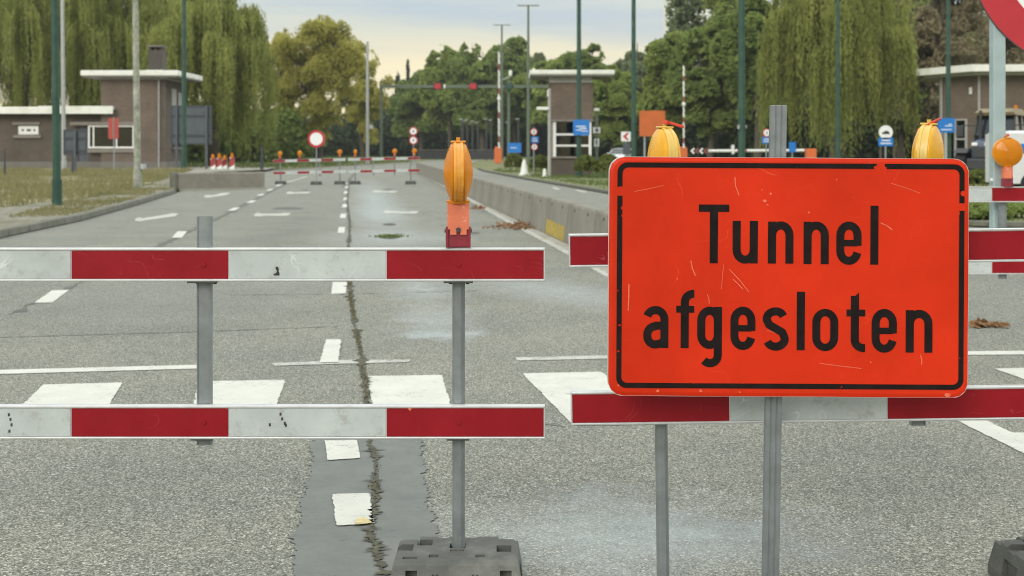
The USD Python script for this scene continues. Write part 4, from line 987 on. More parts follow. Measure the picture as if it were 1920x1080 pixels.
pair('round red-ringed sign over a blue plate, left of the ribbed post top', 1437, 70, [(1438, 249, 8, 'r')], [(1437.5, 263, 9, 6)], post_top=243)
t = pair('white round sign with a dark vehicle symbol over a blue plate before the willow', 1661, 48, [(1661, 248, 13, 'w')], [(1661, 266, 14, 8)], post_top=236)
Xc, Zc, k = 0.0, zpx(248.5, 48), 48 / F
part('symbol', plate(Polygon([(-7 * k, -3 * k + Zc), (7 * k, -3 * k + Zc), (6.5 * k, 1 * k + Zc), (2 * k, 3.5 * k + Zc), (-2 * k, 3 * k + Zc), (-3 * k, 1 * k + Zc), (-7 * k, 0.5 * k + Zc)]), -0.004, 0.003), 'signal_black', t)
for px in (-9, 17):
    part('post', tube((px * k, 0.06, 0), (px * k, 0.06, zpx(272, 48)), 0.055, n=8), 'bark', t)

def panel_sign(name, label, px, d, cx, cy, hw, hh, mat_, post_top, lines=(), post_mat='galvanised', post_r=0.04, rounded=0.08, posts=(0,), z0=0.0):
    t = thing(name, label, 'road sign', (xpx(px, d), d, z0))
    for q in posts:
        part('post', tube((q / F * d, 0.07, 0), (q / F * d, 0.07, zpx(post_top, d) - z0), post_r, n=8), post_mat, t, smooth=40)
    X, Z, a, b = xpx(cx, d) - xpx(px, d), zpx(cy, d) - z0, hw / F * d, hh / F * d
    part('panel', plate(rrect(X - a, X + a, Z - b, Z + b, rounded * min(a, b) + 1e-4), 0.0, 0.025), mat_, t)
    for (x, y, w, h) in lines:
        part('white_mark', plate(sbox(X + (x - w) / F * d, Z + (-y - h) / F * d, X + (x + w) / F * d, Z + (-y + h) / F * d), -0.004, 0.0035), 'sign_white', t)
    return t
panel_sign('information_sign', 'blue panel with white script on the green pole in front of the booth', 1085, 56.8, 1090, 239, 15.5, 14.5, 'sign_blue', 252, [(-1, -2, 9, .9), (3, 2, 7, .9), (-5, 5, 5, .7), (6, 7, 6, .7)], 'pole_green', 0.03)
panel_sign('information_sign', 'blue panel standing low among the shrubs left of the booth', 965, 90, 965, 277, 12.5, 9, 'sign_blue', 284, [(-2, 0, 6, .6)])
panel_sign('information_sign', 'blue panel on a post beside the right-hand building', 1775, 54.6, 1774.5, 235, 16, 13.5, 'sign_blue', 246, [(4, 1, 7, .8), (0, 8, 10, .8), (7, -2, 3, .7)], 'pole_grey', 0.05)
panel_sign('information_sign', 'small blue panel peeking out right of the ribbed post top', 1486, 66, 1486, 276, 6.5, 9.5, 'sign_blue', 284)
panel_sign('orange_sign', 'plain rust-orange square panel in the trees above the amber lamp', 1223, 46, 1223, 231.5, 24, 24, 'sign_rust', 250, posts=(-14, 14))
t = panel_sign('chevron_sign', 'white square sign with a red chevron pointing left, beyond the booth', 1174, 86, 1173.5, 256, 9, 9, 'sign_white', 262, rounded=0.1)
k = 86 / F; Zc = zpx(256, 86)
part('chevron', plate(Polygon([(-6 * k, Zc), (1 * k, Zc + 7 * k), (6 * k, Zc + 7 * k), (0, Zc), (6 * k, Zc - 7 * k), (1 * k, Zc - 7 * k)]), -0.004, 0.003), 'sign_red', t)
part('lower_board', plate(sbox(-6 * k, zpx(290, 86), 8 * k, zpx(268, 86)), 0.0, 0.03), 'board_back', t)
panel_sign('red_sign', 'narrow dull red sign board seen from behind, by the left building window', 213, 70, 212.5, 241, 9.5, 19.5, 'sign_red_dull', 222, z0=0.12, rounded=0.3)
part('frame', plate(sbox(-1.4 / F * 70, zpx(261, 70) - .12, 1.4 / F * 70, zpx(220, 70) - .12), -0.02, 0.015), 'lintel', stage.GetPrimAtPath('/World/red_sign'))
t = panel_sign('white_sign', 'white sign plates stacked on a pole right of the booth', 1119, 66, 1119, 244, 7, 5.5, 'sign_white', 205, [], 'pole_green_far', 0.08)
k = 66 / F
part('plate', plate(sbox(-5 * k, zpx(275, 66), 4.5 * k, zpx(260, 66)), 0, 0.02), 'sign_white', t)
part('mark', plate(sbox(-3 * k, zpx(246.5, 66), 3 * k, zpx(241.5, 66)), -0.005, 0.004), 'board_back', t)
part('mark', plate(sbox(-2.5 * k, zpx(270, 66), 1 * k, zpx(263, 66)), -0.005, 0.004), 'board_back', t)
part('lamp_head', CB(-5 * k, 5 * k, -.1, .25, zpx(208.5, 66), zpx(203, 66), .02), 'fascia_white', t)
# big board seen from behind
def back_board(label, px, d, x0, x1, y0, y1, ribs, posts, z0=0.12):
    t = thing('sign_board', label, 'sign board', (xpx(px, d), d, z0))
    k = d / F
    part('board', plate(sbox((x0 - px) * k, zpx(y1, d) - z0, (x1 - px) * k, zpx(y0, d) - z0), 0.0, 0.04), 'board_back', t)
    for y in ribs:
        part('rib', BB((x0 - px) * k, (x1 - px) * k, -0.06, -0.002, zpx(y, d) - .06 - z0, zpx(y, d) + .06 - z0), 'board_rib', t)
    part('frame', plate(sbox((x0 - px) * k, zpx(y1, d) - z0, (x1 - px) * k, zpx(y0, d) - z0).difference(sbox((x0 - px) * k + .1, zpx(y1, d) - z0 + .1, (x1 - px) * k - .1, zpx(y0, d) - z0 - .1)), -0.03, 0.0285), 'board_rib', t)
    for q in posts:
        part('post', BB((q - px) * k - .06, (q - px) * k + .06, -0.2, -0.062, 0, zpx(y0 + 2, d) - z0), 'board_back', t)
back_board('large grey-blue sign board seen from behind, right of the left building', 360, 76, 320, 397, 198, 271, (217, 254), (332, 388))
back_board('smaller dark sign board seen from behind in front of the left building', 142, 66, 119, 163, 243, 291, (259, 283), (142,))

def pole(label, px, base_py, top_py, w, mat_, d=None, z0=0.0, name='street_pole', group=None, lean=0.0, taper=0.75, box_at=None):
    d = d or F * (H - z0) / (base_py - HY)
    r = w / 2 / F * d
    t = thing(name, label, 'pole', (xpx(px, d), d, z0), 0, group)
    h = zpx(top_py, d) - z0
    part('shaft', [tube((0, 0, 0), (lean * h, 0, h), r, r * taper, 14)], mat_, t, smooth=40)
    part('base_sleeve', tube((0, 0, 0), (0, 0, 0.5 + r), r * 1.22, r * 1.2, 14), mat_, t, smooth=40)
    if box_at:
        for (y, hw, hh) in box_at:
            part('box', CB(-r - hw * 2 / F * d if hw < 0 else r, -r if hw < 0 else r + hw * 2 / F * d, -.12, .12, zpx(y + hh, d) - z0, zpx(y - hh, d) - z0, .02), 'pole_grey', t)
    return t
pole('dark green pole standing at the edge of the left pavement, nearest of the left poles', 107, 385, -260, 15, 'pole_green', z0=.12, lean=-0.012)
pole('thin pale grey pole right behind the dark green pole on the left', 120, 320, -160, 8, 'pole_grey', d=70, z0=.12, lean=-0.01)
pole('mottled lichen-stained concrete pole in front of the left tower', 258, 353, -170, 13, 'pole_mottled', z0=.12, lean=-0.012, box_at=[(313, 4, 5)])
pole('green pole in front of the large sign board seen from behind', 345, 318, -140, 9.5, 'pole_green', d=72, z0=.12)
pole('pale grey pole with a small box behind the distant barrier row', 689, 304, 78, 6.5, 'pole_grey', d=112, box_at=[(238, 3.5, 4)])
pole('green pole in front of the booth window', 1085.5, 334, -160, 9.5, 'pole_green', d=57)
pole('green pole with a pale stripe right of the booth', 1188, 343, -170, 9.5, 'pole_green', d=49)
pole('thick green pole rising behind the middle of the orange sign', 1390.5, 375, -240, 13.5, 'pole_green', d=32.5, box_at=[(238, -.8, 3), (238, .8, 3)])
pole('thin dark green pole behind the ribbed post top', 1457, 315, -100, 6, 'pole_green', d=86)
pole('green pole before the right-hand willow', 1571, 330, -30, 9, 'pole_green', d=60)
pole('green pole before the brown tree, above the blue panel', 1778, 336, -150, 9.5, 'pole_green', d=55)
pole('dark post standing behind the left concrete wall block', 491, 322, 274, 5, 'board_rib', d=74, name='bollard_post')
for px, y0, y1, lab in [(9, 330, 280, 'dark fence post at the left picture edge'), (136, 328, 290, 'dark fence post right of the nearest green pole')]:
    pole(lab, px, y0, y1, 3.4, 'board_rib', name='fence_post', z0=.12, taper=1)

# tall lamp columns with a double arm
def lamp_column(label, px, d, top_py, w, arm):
    t = thing('lamp_column', label, 'street lamp', (xpx(px, d), d, 0))
    h = zpx(top_py, d); r = w / 2 / F * d; a = arm / F * d
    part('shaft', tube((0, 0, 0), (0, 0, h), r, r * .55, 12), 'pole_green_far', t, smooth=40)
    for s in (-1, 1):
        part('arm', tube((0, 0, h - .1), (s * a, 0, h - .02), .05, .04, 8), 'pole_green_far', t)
        part('lamp_head', CB(s * a - .35, s * a + .35, -.15, .15, h - .12, h + .05, .04), 'pole_grey', t)
    return t
lamp_column('tall lamp column with two short arms left of the booth', 990.5, 105, 9, 7, 13)
lamp_column('tall lamp column with two arms further left of the booth, behind the boom', 941, 150, 46, 6, 11)
# overhead beam with lane signals
d = 140
k = d / F
t = thing('signal_gantry', 'long thin overhead beam carrying red lane signals across the far road', 'gantry', (xpx(714, d), d, 0))
zb = zpx(162, d)
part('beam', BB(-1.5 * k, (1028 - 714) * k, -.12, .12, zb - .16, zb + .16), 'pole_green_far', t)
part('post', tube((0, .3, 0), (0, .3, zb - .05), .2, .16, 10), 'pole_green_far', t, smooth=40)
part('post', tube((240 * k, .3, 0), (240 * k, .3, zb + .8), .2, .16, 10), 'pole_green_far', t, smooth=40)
for px, m in ((821, 'sign_red'), (887, 'sign_red'), (954, 'pole_green')):
    b = part('signal_box', CB((px - 714 - 7) * k, (px - 714 + 7) * k, -.5, -.122, zb - 6 * k, zb + 6 * k, .05), 'signal_black', t)
    part('signal_face', plate(sbox((px - 714 - 6) * k, zb - 5 * k, (px - 714 + 6) * k, zb + 5 * k), -.53, .028), m, b)
part('camera_box', CB(118 * k, 121.5 * k, -.4, -.122, zb - .25, zb + .2, .03), 'fascia_white', t)
part('camera_arm', [tube((228 * k, 0, zb + .8), (244 * k, 0, zb + 1.2), .07, n=6)], 'pole_grey', t)
part('camera', CB(240 * k, 246 * k, -.3, .3, zb + 1.25, zb + 1.9, .06), 'fascia_white', t)

# tunnel boom gates
def boom_up(label, px, d, y_top, y_piv, y_base, hw, knob):
    t = thing('boom_gate', label, 'boom gate', (xpx(px, d), d, zpx(y_base, d)))
    k = d / F
    z = lambda y: (y_base - y) * k
    part('housing', [CB(-hw * k, hw * k, -.3, .3, 0, z(y_piv), .04), CB(-hw * k * .8, hw * k * .8, -.25, .25, z(y_piv) + .002, z(y_piv - 3), .03)], 'machine_orange', t)
    n = 16
    ys = np.linspace(y_piv, y_top, n + 1)
    for j in range(n):
        part('boom_red_band' if j % 4 == 1 else 'boom_white_band', tube((2.2 * k, -.34, z(ys[j]) + .01), (1.2 * k, -.34, z(ys[j + 1])), 1.75 * k, 1.6 * k, 8), 'boom_red' if j % 4 == 1 else 'boom_white', t)
    part('coupling', CB(-1.5 * k, 4.5 * k, -.5, -.2, z(knob + 3), z(knob - 3), .03), 'boom_white', t)
boom_up('raised red and white boom on an orange housing, left of the booth', 934, 118, 98, 278, 306, 7, 185)
boom_up('raised boom on an orange housing, just right of the rust-orange panel', 1279, 80, 124, 278, 310, 9, 196)
d = 72; k = d / F
t = thing('boom_gate', 'lowered white boom lying level just above the top edge of the sign', 'boom gate', (xpx(1520, d), d, 0))
for j in range(10):
    a, b = 1328 + j * 18, 1328 + (j + 1) * 18
    part('boom_red_band' if j % 4 == 3 else 'boom_white_band', tube(((a - 1520) * k + .004, 0, zpx(283 - j * .1, d)), ((b - 1520) * k, 0, zpx(283 - j * .1, d)), 2.6 * k, n=8), 'boom_red' if j % 4 == 3 else 'boom_white', t)
for j in range(4):
    x = 1296.5 + j * 8
    part('chevron_piece', plate(LineString([((x + 5 - 1520) * k, zpx(278, d)), ((x - 1520) * k, zpx(283, d)), ((x + 5 - 1520) * k, zpx(288, d))]).buffer(1.6 * k, cap_style=2), -.04, .03), 'boom_red' if j % 2 else 'boom_white', t)
part('bracket', CB((1372 - 1520) * k, (1376 - 1520) * k, -.2, .2, zpx(289, d), zpx(272, d), .02), 'boom_white', t)
part('housing', CB(-9 * k, 9 * k, -.3, .3, 0, zpx(279, d), .04), 'machine_orange', t)

# small beacons behind the left wall block
def beacon(name, label, px, d, y0, y1):
    t = thing(name, label, 'beacon', (xpx(px, d), d, 0.0), 0, 'red and white beacons behind the wall block')
    k = d / F
    h = zpx(y0, d)
    part('board', plate(sbox(-.14, .25, .14, h - .25), 0, .03), 'sign_white', t)
    for q in range(3):
        z = .35 + q * (h - .7) / 3
        part('red_stripe', plate(Polygon([(-.14, z), (.14, z + .16), (.14, z + .34), (-.14, z + .18)]), -.004, .0035), 'sign_red_dull', t)
    part('lamp', tube((0, .01, h - .24), (0, .01, h), .09, .07, 10), 'amber', t, smooth=40)
    part('foot', CB(-.2, .2, -.15, .3, 0.004, .12, .02), 'rubber_dark', t)
for px, y, lab in [(399, 289, 'red and white beacon with lamp, leftmost of four behind the wall block'), (411, 288, 'red and white beacon, second from the left behind the wall block'), (421, 291, 'lower red and white beacon, third from the left behind the wall block'), (435, 287, 'red and white beacon, rightmost of four behind the wall block')]:
    beacon('beacon', lab, px, 68 + (px % 3), y, 320)

# grey columns of the far avenue on the right, tunnel wall
col = None
for k_, (px, y) in enumerate([(866, 224), (876, 223), (886, 222), (896, 224), (912, 210), (921, 208), (868, 222), (952, 206), (972, 208)]):
    d = 150 + 6 * (k_ % 4)
    if col is None:
        col = thing('avenue_post', 'slim grey post, leftmost of the row before the dark trees left of the booth', 'post', (xpx(px, d), d, 0), 0, 'slim grey posts along the far avenue')
        part('shaft', tube((0, 0, 0), (0, 0, 5.2), .13, .10, 8), 'wall_dark', col, smooth=40)
        part('lamp_head', CB(-.35, .1, -.12, .12, 5.2, 5.32, .03), 'pole_grey', col)
    else:
        dup(col, 'slim grey post in the row before the dark trees left of the booth', (xpx(px, d), d, 0))
for px in (586, 640, 652, 668):
    pass
t = thing('tunnel_wall', 'long dark low wall behind the far end of the road', 'wall', (xpx(850, 165), 165, 0))
k = 165 / F
for j in range(10):
    part('panel', CB((782 + j * 15 - 850) * k + .01, (782 + (j + 1) * 15 - 850) * k - .01, 0, .3, 0, zpx(282, 165) - .1 * (j % 2), .02), 'wall_dark', t)
part('coping', BB((780 - 850) * k, (934 - 850) * k, -.06, .36, zpx(282, 165) + .003, zpx(280.6, 165)), 'plinth', t)

# ------------------------------------------------------------------ buildings
def window(t, x0, x1, z0, z1, y, mull=(), rails=(), fr=0.07, frame='frame_white', depth=0.10, sill=True, dark='room_dark'):
    f = part('window', [BB(x0, x0 + fr, y - .03, y + .05, z0, z1), BB(x1 - fr, x1, y - .03, y + .05, z0, z1), BB(x0 + fr, x1 - fr, y - .03, y + .05, z0, z0 + fr), BB(x0 + fr, x1 - fr, y - .03, y + .05, z1 - fr, z1)]
             + [BB(m - fr * .4, m + fr * .4, y - .025, y + .045, z0 + fr, z1 - fr) for m in mull] + [BB(x0 + fr, x1 - fr, y - .02, y + .04, r - fr * .35, r + fr * .35) for r in rails], frame, t)
    part('pane', BB(x0 + fr, x1 - fr, y + .006, y + .012, z0 + fr, z1 - fr), 'pane', f)
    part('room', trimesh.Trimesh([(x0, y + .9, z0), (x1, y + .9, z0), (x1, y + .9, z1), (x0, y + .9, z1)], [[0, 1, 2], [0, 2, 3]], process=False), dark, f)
    return f
def wall_with_holes(t, x0, x1, z0, z1, y, thick, holes, m, name='wall'):
    p = sbox(x0, z0, x1, z1)
    for h in holes:
        p = p.difference(sbox(*h))
    return part(name, plate(p, y, thick), m, t)

# left building
d = 80.0; k = d / F
X = lambda px: (px - 190) * k
Z = lambda py: zpx(py, d) - .12
t = thing('guard_building', 'brown brick building with white flat roof edges, low wing and chimneyed tower at left', 'building', (xpx(190, d), d, .12))
zp = Z(303)
w1, w2 = (X(34), X(72), Z(252), Z(236)), (X(168), X(254), Z(278), Z(235))
door = (X(146), X(166), Z(303) , Z(236))
holes = [(a, c, b, e) for a, b, c, e in (w1, w2, door)]
wall_with_holes(t, X(-110), X(190), zp + .003, Z(207), 0, .3, holes, 'brick_dark')
part('plinth', BB(X(-110), X(190) - .003, -.05, .3, -.1, zp), 'plinth', t)
part('side_wall', BB(X(-110), X(190), 5.7, 6.0, 0, Z(207)), 'brick_dark', t)
part('side_wall', BB(X(-110), X(-110) + .3, .303, 5.697, 0, Z(207)), 'brick_dark', t)
part('roof', CB(X(-120), X(218), -.7, 6.4, Z(214) + .30, Z(201), .02), 'fascia_white', t)
part('roof_edge', CB(X(80), X(218.5), -.74, -.703, Z(214), Z(199.5), .01), 'fascia_white', t)
part('roof_edge', CB(X(-120), X(79.8), -.74, -.703, Z(214), Z(202), .01), 'fascia_white', t)
part('soffit', BB(X(-118), X(217), -.69, 6.3, Z(214) + .22, Z(214) + .297), 'soffit', t)
window(t, *w1[:2], *w1[2:], .05, mull=[X(47), X(60)], fr=.22)
window(t, *w2[:2], *w2[2:], -.26, mull=[X(178), X(221)], fr=.11, depth=.1)
part('lintel', CB(X(24), X(76), -.12, -.003, Z(234.5), Z(229), .01), 'lintel', t)
part('sill', CB(X(26), X(78), -.14, -.003, Z(259), Z(253), .01), 'lintel', t)
part('lintel', CB(X(135), X(256), -.37, -.303, Z(235), Z(229), .01), 'lintel', t)
part('sill', CB(X(166), X(256), -.40, -.303, Z(286), Z(279.5), .01), 'lintel', t)
dr = part('door', BB(door[0], door[1], .08, .14, door[2], door[3]), 'board_back', t)
part('door_lamp', CB(X(157), X(160), .02, .078, Z(267), Z(264), .01), 'fascia_white', dr)
# tower
tx0, tx1, ty0, ty1 = X(192), X(305), -.12, 4.4
p = sbox(tx0, zp + .003, tx1, Z(150)).difference(sbox(w2[0], w2[2], w2[1], w2[3])) 
part('tower_wall', plate(p, ty0 - .18, .28), 'brick_brown', t)
part('tower_wall', BB(tx1 - .003, tx1 + .3, ty0 - .15, ty1, zp + .003, Z(150)), 'brick_dark', t)
part('tower_wall', BB(tx0, tx0 + .3, ty0 + .103, ty1, Z(214), Z(150)), 'brick_dark', t)
part('tower_wall', BB(tx0 + .303, tx1 - .006, ty1 - .3, ty1, 0, Z(150)), 'brick_dark', t)
part('tower_plinth', BB(tx0, tx1 + .34, ty0 - .24, ty1 + .1, -.1, zp), 'plinth', t)
part('tower_band', BB(tx0 - .1, tx1 + .36, ty0 - .25, ty1 + .1, Z(150) + .003, Z(146.5)), 'soffit', t)
part('tower_roof', CB(X(160), X(341), -.95, 5.4, Z(146) + .10, Z(133.5), .03), 'fascia_white', t)
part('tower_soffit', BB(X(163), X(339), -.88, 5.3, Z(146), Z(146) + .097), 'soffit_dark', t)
part('downpipe', tube((X(301), ty0 - .26, 0), (X(301), ty0 - .26, Z(150)), .055, n=8), 'soffit', t, smooth=40)
for yy, za, zb_ in ((1.0, 238, 165), (2.6, 240, 170)):
    part('side_window', BB(tx1 + .302, tx1 + .36, yy, yy + 1.0, Z(za), Z(zb_)), 'soffit', t)
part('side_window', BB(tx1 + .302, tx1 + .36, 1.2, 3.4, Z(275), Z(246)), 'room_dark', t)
part('side_sill', CB(tx1 + .302, tx1 + .45, 1.0, 3.6, Z(280), Z(276), .01), 'lintel', t)
part('side_sill', CB(tx1 + .302, tx1 + .45, 1.0, 3.6, Z(245), Z(241), .01), 'lintel', t)
ch = part('chimney', BB(X(271), X(297), .8, 1.9, Z(134) + .003, Z(92)), 'brick_sooty', t)
part('chimney_band', BB(X(267), X(298), .7, 2.0, Z(133.8), Z(130)), 'fascia_white', ch)
part('chimney_cap', CB(X(270), X(298), .75, 1.95, Z(86) , Z(83), .02), 'plinth', ch)
for px in (273, 283, 293):
    part('chimney_pot', BB(X(px - 2.5), X(px + 2.5), 1.0, 1.7, Z(91.8), Z(86.2)), 'brick_dark', ch)

# booth
d = 60.0; k = d / F
X = lambda px: (px - 1073) * k
Z = lambda py: zpx(py, d) - .06
t = thing('guard_booth', 'narrow brown brick guard booth with a wide white roof slab and corner window', 'booth', (xpx(1073, d), d, .06))
zb0, zb1 = Z(297), Z(228)
part('base_wall', BB(X(1032), X(1108), 0, 2.2, 0, zb0), 'brick_dark', t)
part('sill', CB(X(1029), X(1112), -.1, 2.3, zb0 + .003, zb0 + .10, .01), 'lintel', t)
part('wall', BB(X(1032), X(1112), 0, 2.2, zb1 + .103, Z(155)), 'brick_brown', t)
part('lintel', CB(X(1030), X(1113), -.08, 2.28, zb1, zb1 + .1, .01), 'lintel', t)
part('band', BB(X(1030), X(1110), -.06, 2.26, Z(155) + .003, Z(144)), 'soffit', t)
part('roof', CB(X(993), X(1151), -.55, 3.0, Z(143) + .06, Z(132.5), .03), 'fascia_white', t)
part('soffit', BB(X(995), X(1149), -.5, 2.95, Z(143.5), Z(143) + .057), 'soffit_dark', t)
part('window', [BB(X(1037), X(1042.5), 0, .1, zb0 + .103, zb1 - .003), BB(X(1104), X(1109), 0, .1, zb0 + .103, zb1 - .003)] + [BB(X(1042.6), X(1103.9), .01, .08, Z(y) - .05, Z(y) + .05) for y in (252, 273)], 'frame_white', t)
part('pane', BB(X(1042.6), X(1103.9), .085, .095, zb0 + .103, zb1 - .003), 'pane', t)
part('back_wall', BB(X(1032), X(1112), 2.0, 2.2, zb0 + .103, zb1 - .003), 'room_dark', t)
part('corner_post', BB(X(1032), X(1036.8), .0, .12, zb0 + .103, zb1 - .003), 'lintel', t)
part('roof_lamp', CB(X(998), X(1003), -.4, -.1, Z(132.3), Z(129), .03), 'fascia_white', t)
for xa in (1032, 1111):
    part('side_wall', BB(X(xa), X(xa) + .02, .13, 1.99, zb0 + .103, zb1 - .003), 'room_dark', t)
part('desk', BB(X(1043), X(1103), .5, 1.2, Z(290), Z(287)), 'board_back', t)
t = thing('booth_lamp', 'grey pole with a short white lamp arm at the left side of the booth', 'street lamp', (xpx(1030, 58.2), 58.2, .06))
k = 58.2 / F
part('shaft', tube((0, 0, 0), (0, 0, zpx(168, 58.2)), .085, .07, 10), 'soffit', t, smooth=40)
part('lamp_head', [CB(-24 * k, -1 * k, -.15, .15, zpx(209, 58.2), zpx(203, 58.2), .03)], 'fascia_white', t)
part('sensor', CB(-4 * k, -1.6 * k, -.12, .12, zpx(184, 58.2), zpx(171, 58.2), .02), 'fascia_white', t)

# right building
d = 72.0; k = d / F
X = lambda px: (px - 1835) * k
Z = lambda py: zpx(py, d) - .06
t = thing('gatehouse', 'brown brick building with a bent white roof edge behind the tractor at right', 'building', (xpx(1835, d), d, .06))
ang = math.radians(40)
part('wall', BB(X(1837), X(2120), 0, .3, 0, Z(139)), 'brick_brown', t)
cx, cy = X(1793), 2.4
wl_ = np.hypot(X(1833) - cx, cy)
m = plate(sbox(0, 0, wl_, Z(139)).difference(sbox(wl_ * .06, Z(300), wl_ * .72, Z(222))), 0, .25)
aa = math.degrees(math.atan2(-cy, X(1833) - cx))
part('wall', xf(m, (cx, cy, 0), rz=aa), 'brick_brown', t)
fw = xf(trimesh.util.concatenate([BB(wl_ * .06, wl_ * .72, -.03, .06, Z(225), Z(222)), BB(wl_ * .06, wl_ * .12, -.03, .06, Z(300), Z(225.2)), BB(wl_ * .66, wl_ * .72, -.03, .06, Z(300), Z(225.2)), BB(wl_ * .36, wl_ * .40, -.03, .06, Z(300), Z(225.2)), BB(wl_ * .4, wl_ * .66, -.02, .05, Z(262), Z(259))]), (cx, cy, 0), rz=aa)
pw = part('door_frame', fw, 'soffit', t)
part('door_pane', xf(BB(wl_ * .12, wl_ * .66, .07, .08, Z(300), Z(225.2)), (cx, cy, 0), rz=aa), 'pane', pw)
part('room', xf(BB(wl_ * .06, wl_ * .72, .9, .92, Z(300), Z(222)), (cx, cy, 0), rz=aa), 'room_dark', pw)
part('corner_post', CB(X(1833.2), X(1836.8), -.12, .2, 0, Z(139), .02), 'soffit', t)
part('corner_post', CB(X(1790), X(1793), 2.3, 2.6, 0, Z(139), .02), 'soffit', t)
for a in (.22, .82):
    part('vent', xf(CB(wl_ * a - .1, wl_ * a + .1, -.08, -.003, Z(176), Z(163), .02), (cx, cy, 0), rz=aa), 'fascia_white', t)
rp = Polygon([(X(1750), 3.2), (X(1808), -1.2), (X(2130), -1.2), (X(2130), 7), (X(1760), 7)])
m = ext(rp, .42); m.apply_translation([0, 0, Z(136)])
part('roof', m, 'fascia_white', t)
m = ext(rp.buffer(-.5), .18); m.apply_translation([0, 0, Z(136) - .182])
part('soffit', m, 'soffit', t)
# pale tower block far behind the trees
t = thing('tower_block', 'pale high-rise barely showing between tree crown and sky', 'building', (xpx(1258, 420), 420, 0))
part('wall', BB(-1.2, 14, 0, 12, 0, zpx(-60, 420)), 'fascia_white', t)
part('roof', BB(-1.4, 14.2, -.2, 12.2, zpx(-60, 420) + .003, zpx(-62, 420)), 'soffit', t)

# ------------------------------------------------------------------ vehicles
def wheel(t, x, y, r, w, axis='x', rim='rim_grey', lugs=0):
    ax = {'x': (1, 0, 0), 'y': (0, 1, 0)}[axis]
    tr = lathe([(r * .55, -w / 2), (r * .93, -w / 2), (r, -w * .36), (r, w * .36), (r * .93, w / 2), (r * .55, w / 2)], 28, axis)
    ms = [tr]
    if lugs:
        for j in range(lugs):
            a = 2 * np.pi * j / lugs
            for s in (-1, 1):
                b = CB(-.03, .03, -w * .24, w * .24, -.03, .03, .008)
                b = xf(b, (0, s * w * .25, r), rz=s * 25)
                b.apply_transform(trimesh.transformations.rotation_matrix(a + s * .06, [0, 1, 0]))
                if axis == 'x':
                    b.apply_transform(trimesh.transformations.rotation_matrix(np.pi / 2, [0, 0, 1]))
                ms.append(b)
    for m in ms: m.apply_translation([x, y, r])
    tp = part('wheel', ms, 'tyre', t, smooth=30)
    rm = lathe([(0, -w * .28), (r * .2, -w * .3), (r * .45, -w * .22), (r * .55, -w * .42), (r * .56, w * .42), (r * .45, w * .22), (r * .2, w * .3), (0, w * .28)], 24, axis)
    rm.apply_translation([x, y, r])
    part('rim', rm, rim, tp, smooth=30)

def make_car(name, label, loc, rz, kind='car'):
    t = thing(name, label, 'car', loc, rz)
    # side outline (x forward), extruded across y with a narrower roof
    prof = [(-2.05, .32), (-2.1, .62), (-2.0, .92), (-1.75, 1.0), (-1.35, 1.42), (-.2, 1.48), (.35, 1.40), (1.05, .98), (1.9, .84), (2.1, .66), (2.12, .36), (1.9, .24), (-1.9, .24)]
    up = [(x, .86 if z > .9 else .9, z) for x, z in prof]
    pts = []
    for x, z in prof:
        w = .88 if z < 1.05 else .66
        pts += [(x, w, z), (x, -w, z)]
    body = trimesh.convex.convex_hull(np.array([p for p in pts if p[2] < 1.05]))
    cab = trimesh.convex.convex_hull(np.array([(-1.8, s * .8, .98) for s in (-1, 1)] + [(1.0, s * .8, .96) for s in (-1, 1)] + [(-1.3, s * .62, 1.42) for s in (-1, 1)] + [(.28, s * .62, 1.42) for s in (-1, 1)] + [(-.5, s * .6, 1.48) for s in (-1, 1)]))
    part('body', [body], 'car_paint', t, smooth=35)
    part('cabin', cab, 'car_glass', t, smooth=30)
    part('roof', trimesh.convex.convex_hull(np.array([(-1.34, s * .66, 1.41) for s in (-1, 1)] + [(.33, s * .65, 1.41) for s in (-1, 1)] + [(-.5, s * .62, 1.50) for s in (-1, 1)])), 'car_paint', t, smooth=35)
    for s in (-1, 1):
        part('pillar', [tube((.95, s * .81, .98), (.28, s * .645, 1.42), .035, n=6), tube((-.45, s * .83, .98), (-.42, s * .65, 1.45), .035, n=6), tube((-1.75, s * .80, .98), (-1.3, s * .64, 1.42), .06, n=6)], 'car_paint', t)
        part('headlight', CB(2.0, 2.1, s * .68 - .14, s * .68 + .14, .6, .76, .03), 'sign_white', t)
        part('mirror', CB(.65, .8, s * .98 - .08, s * .98 + .08, .95, 1.08, .03), 'car_paint', t)
    part('bumper', CB(1.95, 2.16, -.7, .7, .3, .5, .04), 'tractor_dark', t)
    part('number_plate', CB(2.162, 2.18, -.26, .26, .42, .52, .003), 'sign_white', t)
    for x in (-1.3, 1.35):
        for s in (-1, 1):
            wheel(t, x, s * .8, .31, .2, 'y')
    return t
make_car('white_car', 'white car driving towards us beyond the booth, left of the chevron sign', (xpx(1163, 108), 108, 0.0), -110)
make_car('white_car', 'white car parked far off under the left trees, mostly hidden', (xpx(505, 165), 165, 0.0), -150)

